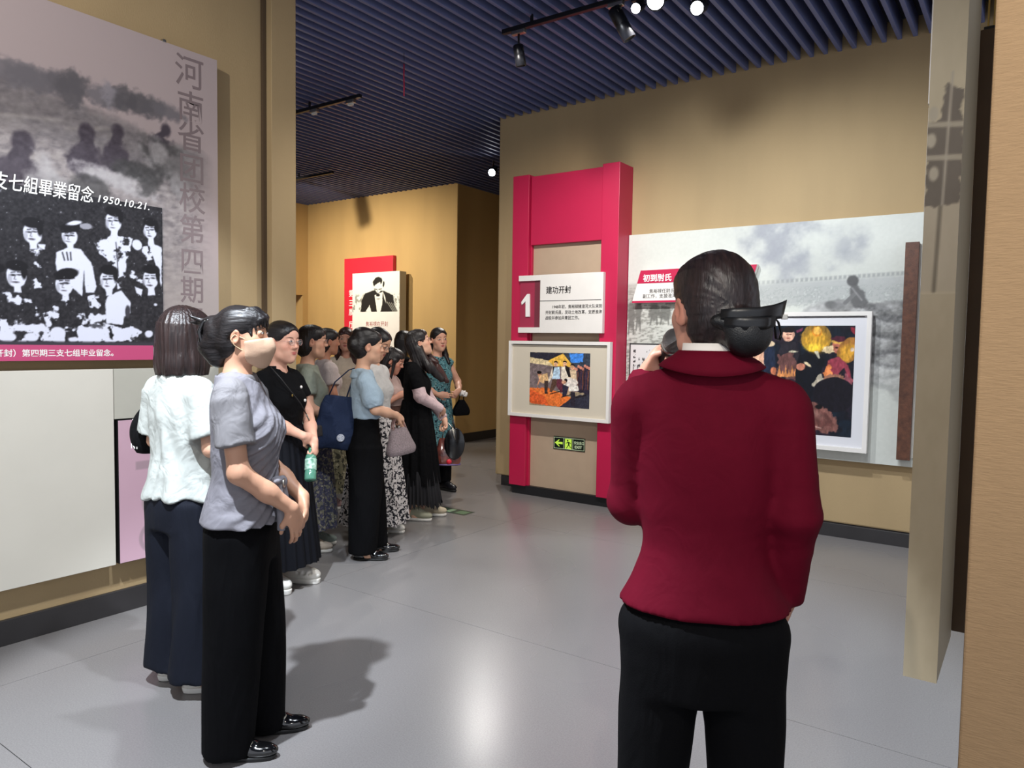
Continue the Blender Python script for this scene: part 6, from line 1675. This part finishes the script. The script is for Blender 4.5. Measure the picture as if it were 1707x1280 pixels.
# ================================================================ exit sticker on the floor
a, b_, c_ = [np.array(on_floor(*p)) for p in ((753, 847), (792, 854), (777, 859.5))]
e = empty('floor_sticker', (-4.12, 4.98, .0005), (0, 0, 0), 'dark green exit sticker on the floor beside the white sneakers', 'sticker')
du = (b_ - a); dv = (c_ - b_); o_ = np.array((-4.12, 4.98))
u = du / np.linalg.norm(du); Lu = .42; v = np.array((u[1], -u[0])); v = v if v @ dv > 0 else -v; Lv = .155
ctr = b_ - u * Lu / 2 + v * Lv / 2 - o_
def rect(name, hu, hv, z, m, cu=0, cv=0):
    bm = bmesh.new(); P = [ctr + u * (cu + su * hu) + v * (cv + sv * hv) for su, sv in ((-1, -1), (1, -1), (1, 1), (-1, 1))]
    bm.faces.new([bm.verts.new((p[0], p[1], z)) for p in P]); return obj(name, bm_mesh(name, bm), m, e)
GS = mat('dull_green', '#4c6a4a', .4)
rect('sticker_plate', Lu / 2, Lv / 2, .0005, mat('dark_green_vinyl', '#1f3226', .35))
for cu in (-.13, .13): rect('border_mark', .055, .05, .001, GS, cu)
rect('doorway_mark', .03, .055, .001, mat('pale_green', '#7f9a78', .4))
me = text_mesh('lettering', 'EXIT', .05, .0002, 'CENTER', bold=.001); ang = math.atan2(u[1], u[0])
obj('lettering', me, mat('pale_green_lettering', '#93ab8a', .4), e, (*(ctr - u * .13 + v * .0), .0012), (0, 0, ang))

# ================================================================ things held and carried
def solid(name, prims, h, m, parent, **k): return build(name, prims, h, m, parent, **k)
# microphone at the guide's mouth
mh = np.array(G.hpt((-.004, .155, -.062))); hw = G.arms[-1]['w'] + np.array((.045, .005, .050))
ax = (mh - hw); ax /= np.linalg.norm(ax); tip = mh; base = tip - ax * .215
e = holder(G, base, 'microphone', 'black hand microphone with a grey mesh head held to the guide\'s mouth', 'microphone')
obj('handle', lathe_mesh('handle', [(0, .05), (.012, .05), (.015, .065), (.0175, .15), (.021, .168), (.021, .172)], 20, tuple(ax)), M['black'], e)
obj('collar_ring', lathe_mesh('collar_ring', [(.022, .166), (.0245, .168), (.0245, .175), (.022, .177)], 24, tuple(ax)), M['metal'], e)
gm = mat('mic_mesh', '#6f6a66', .4, metal=.7, bump=1.0, bump_scale=900)
obj('mesh_head', lathe_mesh('mesh_head', [(.021, .172), (.0255, .185), (.0270, .198), (.0255, .212), (.020, .224), (.010, .231), (0, .233)], 28, tuple(ax)), gm, e)

# bag of the white T-shirt woman: black with white letters
e = holder(B, (-.265, .085, .985), 'shoulder_bag', 'black shoulder bag with white NY letters beside the white T-shirt', 'bag')
solid('bag_body', [P_loft([(0, 0, 0, .050, .11), (.03, 0, 0, .062, .125), (.17, 0, 0, .050, .115), (.20, 0, 0, .02, .10)], .01, p=3)], .008, M['blk2'], e)
for r_ in range(3):
    me = text_mesh('letters', 'NY', .040, .0005, 'CENTER', bold=.001)
    for c in range(3): obj('letters', me, M['lettering_white'], e, (-.0615 + .003 * r_, -.060 + c * .056 + .012 * (r_ % 2), .025 + r_ * .05), (HP, 0, -HP))
    obj('letters', me, M['lettering_white'], e, (-.006 + .012 * (r_ % 2), -.1255 + .004 * r_, .025 + r_ * .05), (HP, 0, 0))
obj('strap', tube_mesh('strap', [(0, -.09, .19), (.03, -.10, .26), (.06, -.10, .31), (.085, -.06, .35), (.085, .02, .34), (.04, .08, .27), (0, .09, .19)], .008, 6, sq=.4), M['blk2'], e)
e = holder(B, (-.165, .08, .76), 'pouch', 'small plain black pouch hanging below the white T-shirt hem', 'pouch')
solid('pouch_body', [P_loft([(0, 0, 0, .035, .075), (.02, 0, 0, .045, .085), (.14, 0, 0, .03, .08)], .01, p=3)], .008, M['blk2'], e)
obj('strap', tube_mesh('strap', [(0, -.06, .135), (.0, -.04, .18), (0, .02, .20), (0, .06, .135)], .006, 6), M['blk2'], e)

# green bottle
hw = D.arms[-1]['w']; 
e = holder(D, hw + np.array((.074, .030, -.226)), 'water_bottle', 'pale green plastic drink bottle held by the woman in black', 'bottle', (rad(14), rad(-22), 0))
obj('bottle_body', lathe_mesh('bottle_body', [(0, 0), (.030, 0), (.034, .008), (.034, .05), (.032, .055), (.034, .06), (.034, .13), (.030, .150), (.016, .175), (.014, .19)], 24), mat('green_plastic', '#5f9a82', .2, trans=.35), e)
obj('bottle_label', lathe_mesh('bottle_label', [(.0346, .062), (.0348, .064), (.0348, .126), (.0346, .128)], 24), mat('bottle_label', '#b9cfc0', .5, var=.4, var_scale=60, var_col='#3f7a60'), e)
obj('bottle_cap', lathe_mesh('bottle_cap', [(.016, .186), (.0165, .188), (.0165, .203), (.013, .206), (0, .206)], 20), mat('green_cap', '#3d7f62', .4), e)
# shoulder strap of the woman in black, with a short chain
e = holder(D, (-.165, .10, .90), 'crossbody_bag', 'thin black crossbody strap with a silver chain and small black bag', 'bag')
o0 = np.array((-.165, .10, .90)); rel = lambda *P: [tuple(np.array(p) - o0) for p in P]
obj('strap', tube_mesh('strap', rel((.115, .03, 1.335), (.10, .085, 1.275), (.055, .130, 1.19), (.0, .152, 1.12), (-.06, .148, 1.05)), .0035, 6), M['black'], e)
obj('chain', tube_mesh('chain', rel((-.06, .148, 1.05), (-.09, .146, 1.01), (-.12, .140, .965)), .0045, 6), M['metal'], e)
solid('bag_body', [P_loft([(0, 0, .035, .06, .025), (.07, 0, .035, .055, .02)], .01, p=3)], .008, M['black'], e)

# navy tote with a round emblem
e = holder(C7, (.030, -.225, .765), 'tote_bag', 'navy tote bag with a round white emblem behind the blue blouse', 'bag', (rad(-6), 0, 0))
nv = cloth('navy_canvas', '#1c2740', .8)
solid('bag_body', [P_loft([(0, 0, 0, .050, .135), (.03, 0, 0, .062, .150), (.20, 0, .01, .045, .128), (.36, 0, .02, .018, .105)], .01, p=3)], .010, nv, e, disp=folds(71, .004, 6, 6, 5, 3))
obj('emblem', lathe_mesh('emblem', [(0, .001), (.020, .002), (.024, .002), (.026, 0)], 24, (1, 0, 0), (.077, .045, .085)), mat('emblem_white', '#c9ccd0', .6, var=.3, var_scale=160, var_col='#6f7690'), e)
for yy in (-.06, .06): obj('strap', tube_mesh('strap', [(0, yy, .34), (-.01, yy * .9 + .03, .45), (-.03, yy * .5 + .09, .54), (-.05, .14, .575)], .010, 6, sq=.35), nv, e)

# woven hand bag
e = holder(C7, (.015, .255, .71), 'woven_bag', 'small grey pink woven handbag hanging from clasped hands', 'bag', (rad(8), 0, rad(20)))
wv = mat('woven_grey', '#9a8b8e', .7, var=.25, var_scale=120, bump=.9, bump_scale=240)
solid('bag_body', [P_loft([(0, 0, 0, .052, .100), (.02, 0, 0, .062, .108), (.10, 0, 0, .050, .088), (.19, 0, 0, .022, .058)], .012, p=2.6)], .008, wv, e)
for s_ in (-1, 1): obj('handle', tube_mesh('handle', [(s_ * .015, -.05, .18), (s_ * .012, -.035, .235), (s_ * .006, 0, .262), (s_ * .012, .035, .235), (s_ * .015, .05, .18)], .006, 6), mat('pink_strap', '#b58f88', .6), e)
obj('clasp', box_mesh('clasp', -.012, .012, -.008, .008, .185, .205, .002), M['metal'], e)

# phone
e = holder(I9, (0, .315, 1.085), 'phone', 'dark mobile phone held in both hands by the short woman', 'phone', (rad(28), 0, 0))
box('phone_case', -.038, .038, -.005, .005, 0, .155, M['black'], e, .003)
box('phone_screen', -.035, .035, -.0062, -.005, .006, .149, mat('phone_screen', '#20242c', .1, emit='#8fa6c0', emit_s=.25), e)

# oval fan and clear bag of the woman with pink sleeves
hw = J.arms[-1]['w']
e = holder(J, hw + np.array((.02, .055, -.335)), 'oval_fan', 'glossy black oval hand fan hanging from the pink sleeved hand', 'fan')
obj('blade', lathe_mesh('blade', [(0, -.004), (.085, -.004), (.089, 0), (.085, .004), (0, .004)], 32, (1, 0, .0)), mat('gloss_black', '#08080b', .18, spec=.6), e); e.children[0].scale = (1, 1, 1.55); e.children[0].location = (.03, .03, .135)
obj('fan_handle', tube_mesh('fan_handle', [(.03, .03, .26), (.02, .015, .34)], .008, 8), M['black'], e)
obj('key_charm', tube_mesh('key_charm', [(.045, .01, .28), (.048, .02, .22), (.047, .035, .17)], [.006, .012, .004], 8), M['metal'], e)
e = holder(J, hw + np.array((-.015, .03, -.40)), 'clear_bag', 'glossy transparent bag with a bright red ball and dark contents', 'bag')
solid('bag_body', [P_loft([(0, 0, 0, .035, .095), (.02, 0, 0, .045, .105), (.20, 0, 0, .03, .085), (.24, 0, 0, .012, .075)], .01, p=3)], .008, mat('dark_glossy_vinyl', '#2b1d22', .15, var=.5, var_scale=14, var_col='#8a4a3e', coat=.6), e)
solid('red_ball', [P_ell((.040, .01, .045), (.024, .028, .028), .004)], .006, mat('red_ball', '#d8283a', .35), e)
obj('trim_band', tube_mesh('trim_band', [(.045 * math.sin(t), .107 * math.cos(t), .012) for t in np.linspace(0, 2 * PI, 24, endpoint=False)], .007, 6, closed=True), mat('lilac_trim', '#6a5a8c', .4), e)
for s_ in (-1, 1): obj('handle', tube_mesh('handle', [(s_ * .012, -.05, .23), (s_ * .012, -.035, .33), (0, 0, .37), (s_ * .012, .035, .33), (s_ * .012, .05, .23)], .005, 6), M['metal'], e)

# black handbag and tissue of the woman in teal
e = holder(K12, (-.235, .085, .755), 'handbag', 'small black handbag hanging beside the teal dress', 'bag')
solid('bag_body', [P_loft([(0, 0, 0, .085, .035), (.02, 0, 0, .095, .042), (.10, 0, 0, .075, .035), (.16, 0, 0, .03, .02)], .01, p=3)], .008, M['blk2'], e)
obj('handle', tube_mesh('handle', [(-.03, 0, .15), (-.01, .02, .22), (.03, .03, .25), (.04, .01, .15)], .006, 6), M['blk2'], e)
obj('logo_plate', box_mesh('logo_plate', -.015, .015, .036, .040, .06, .072, .001), M['metal'], e)
e = holder(K12, (-.215, .13, .955), 'tissue', 'crumpled white tissue held beside the teal dress', 'tissue')
solid('tissue_body', [P_ell((0, 0, .03), (.045, .03, .028), .01), P_ell((-.03, .01, .015), (.03, .02, .025), .01)], .006, M['white'], e, disp=folds(5, .008, 22, 22, 22, 4))
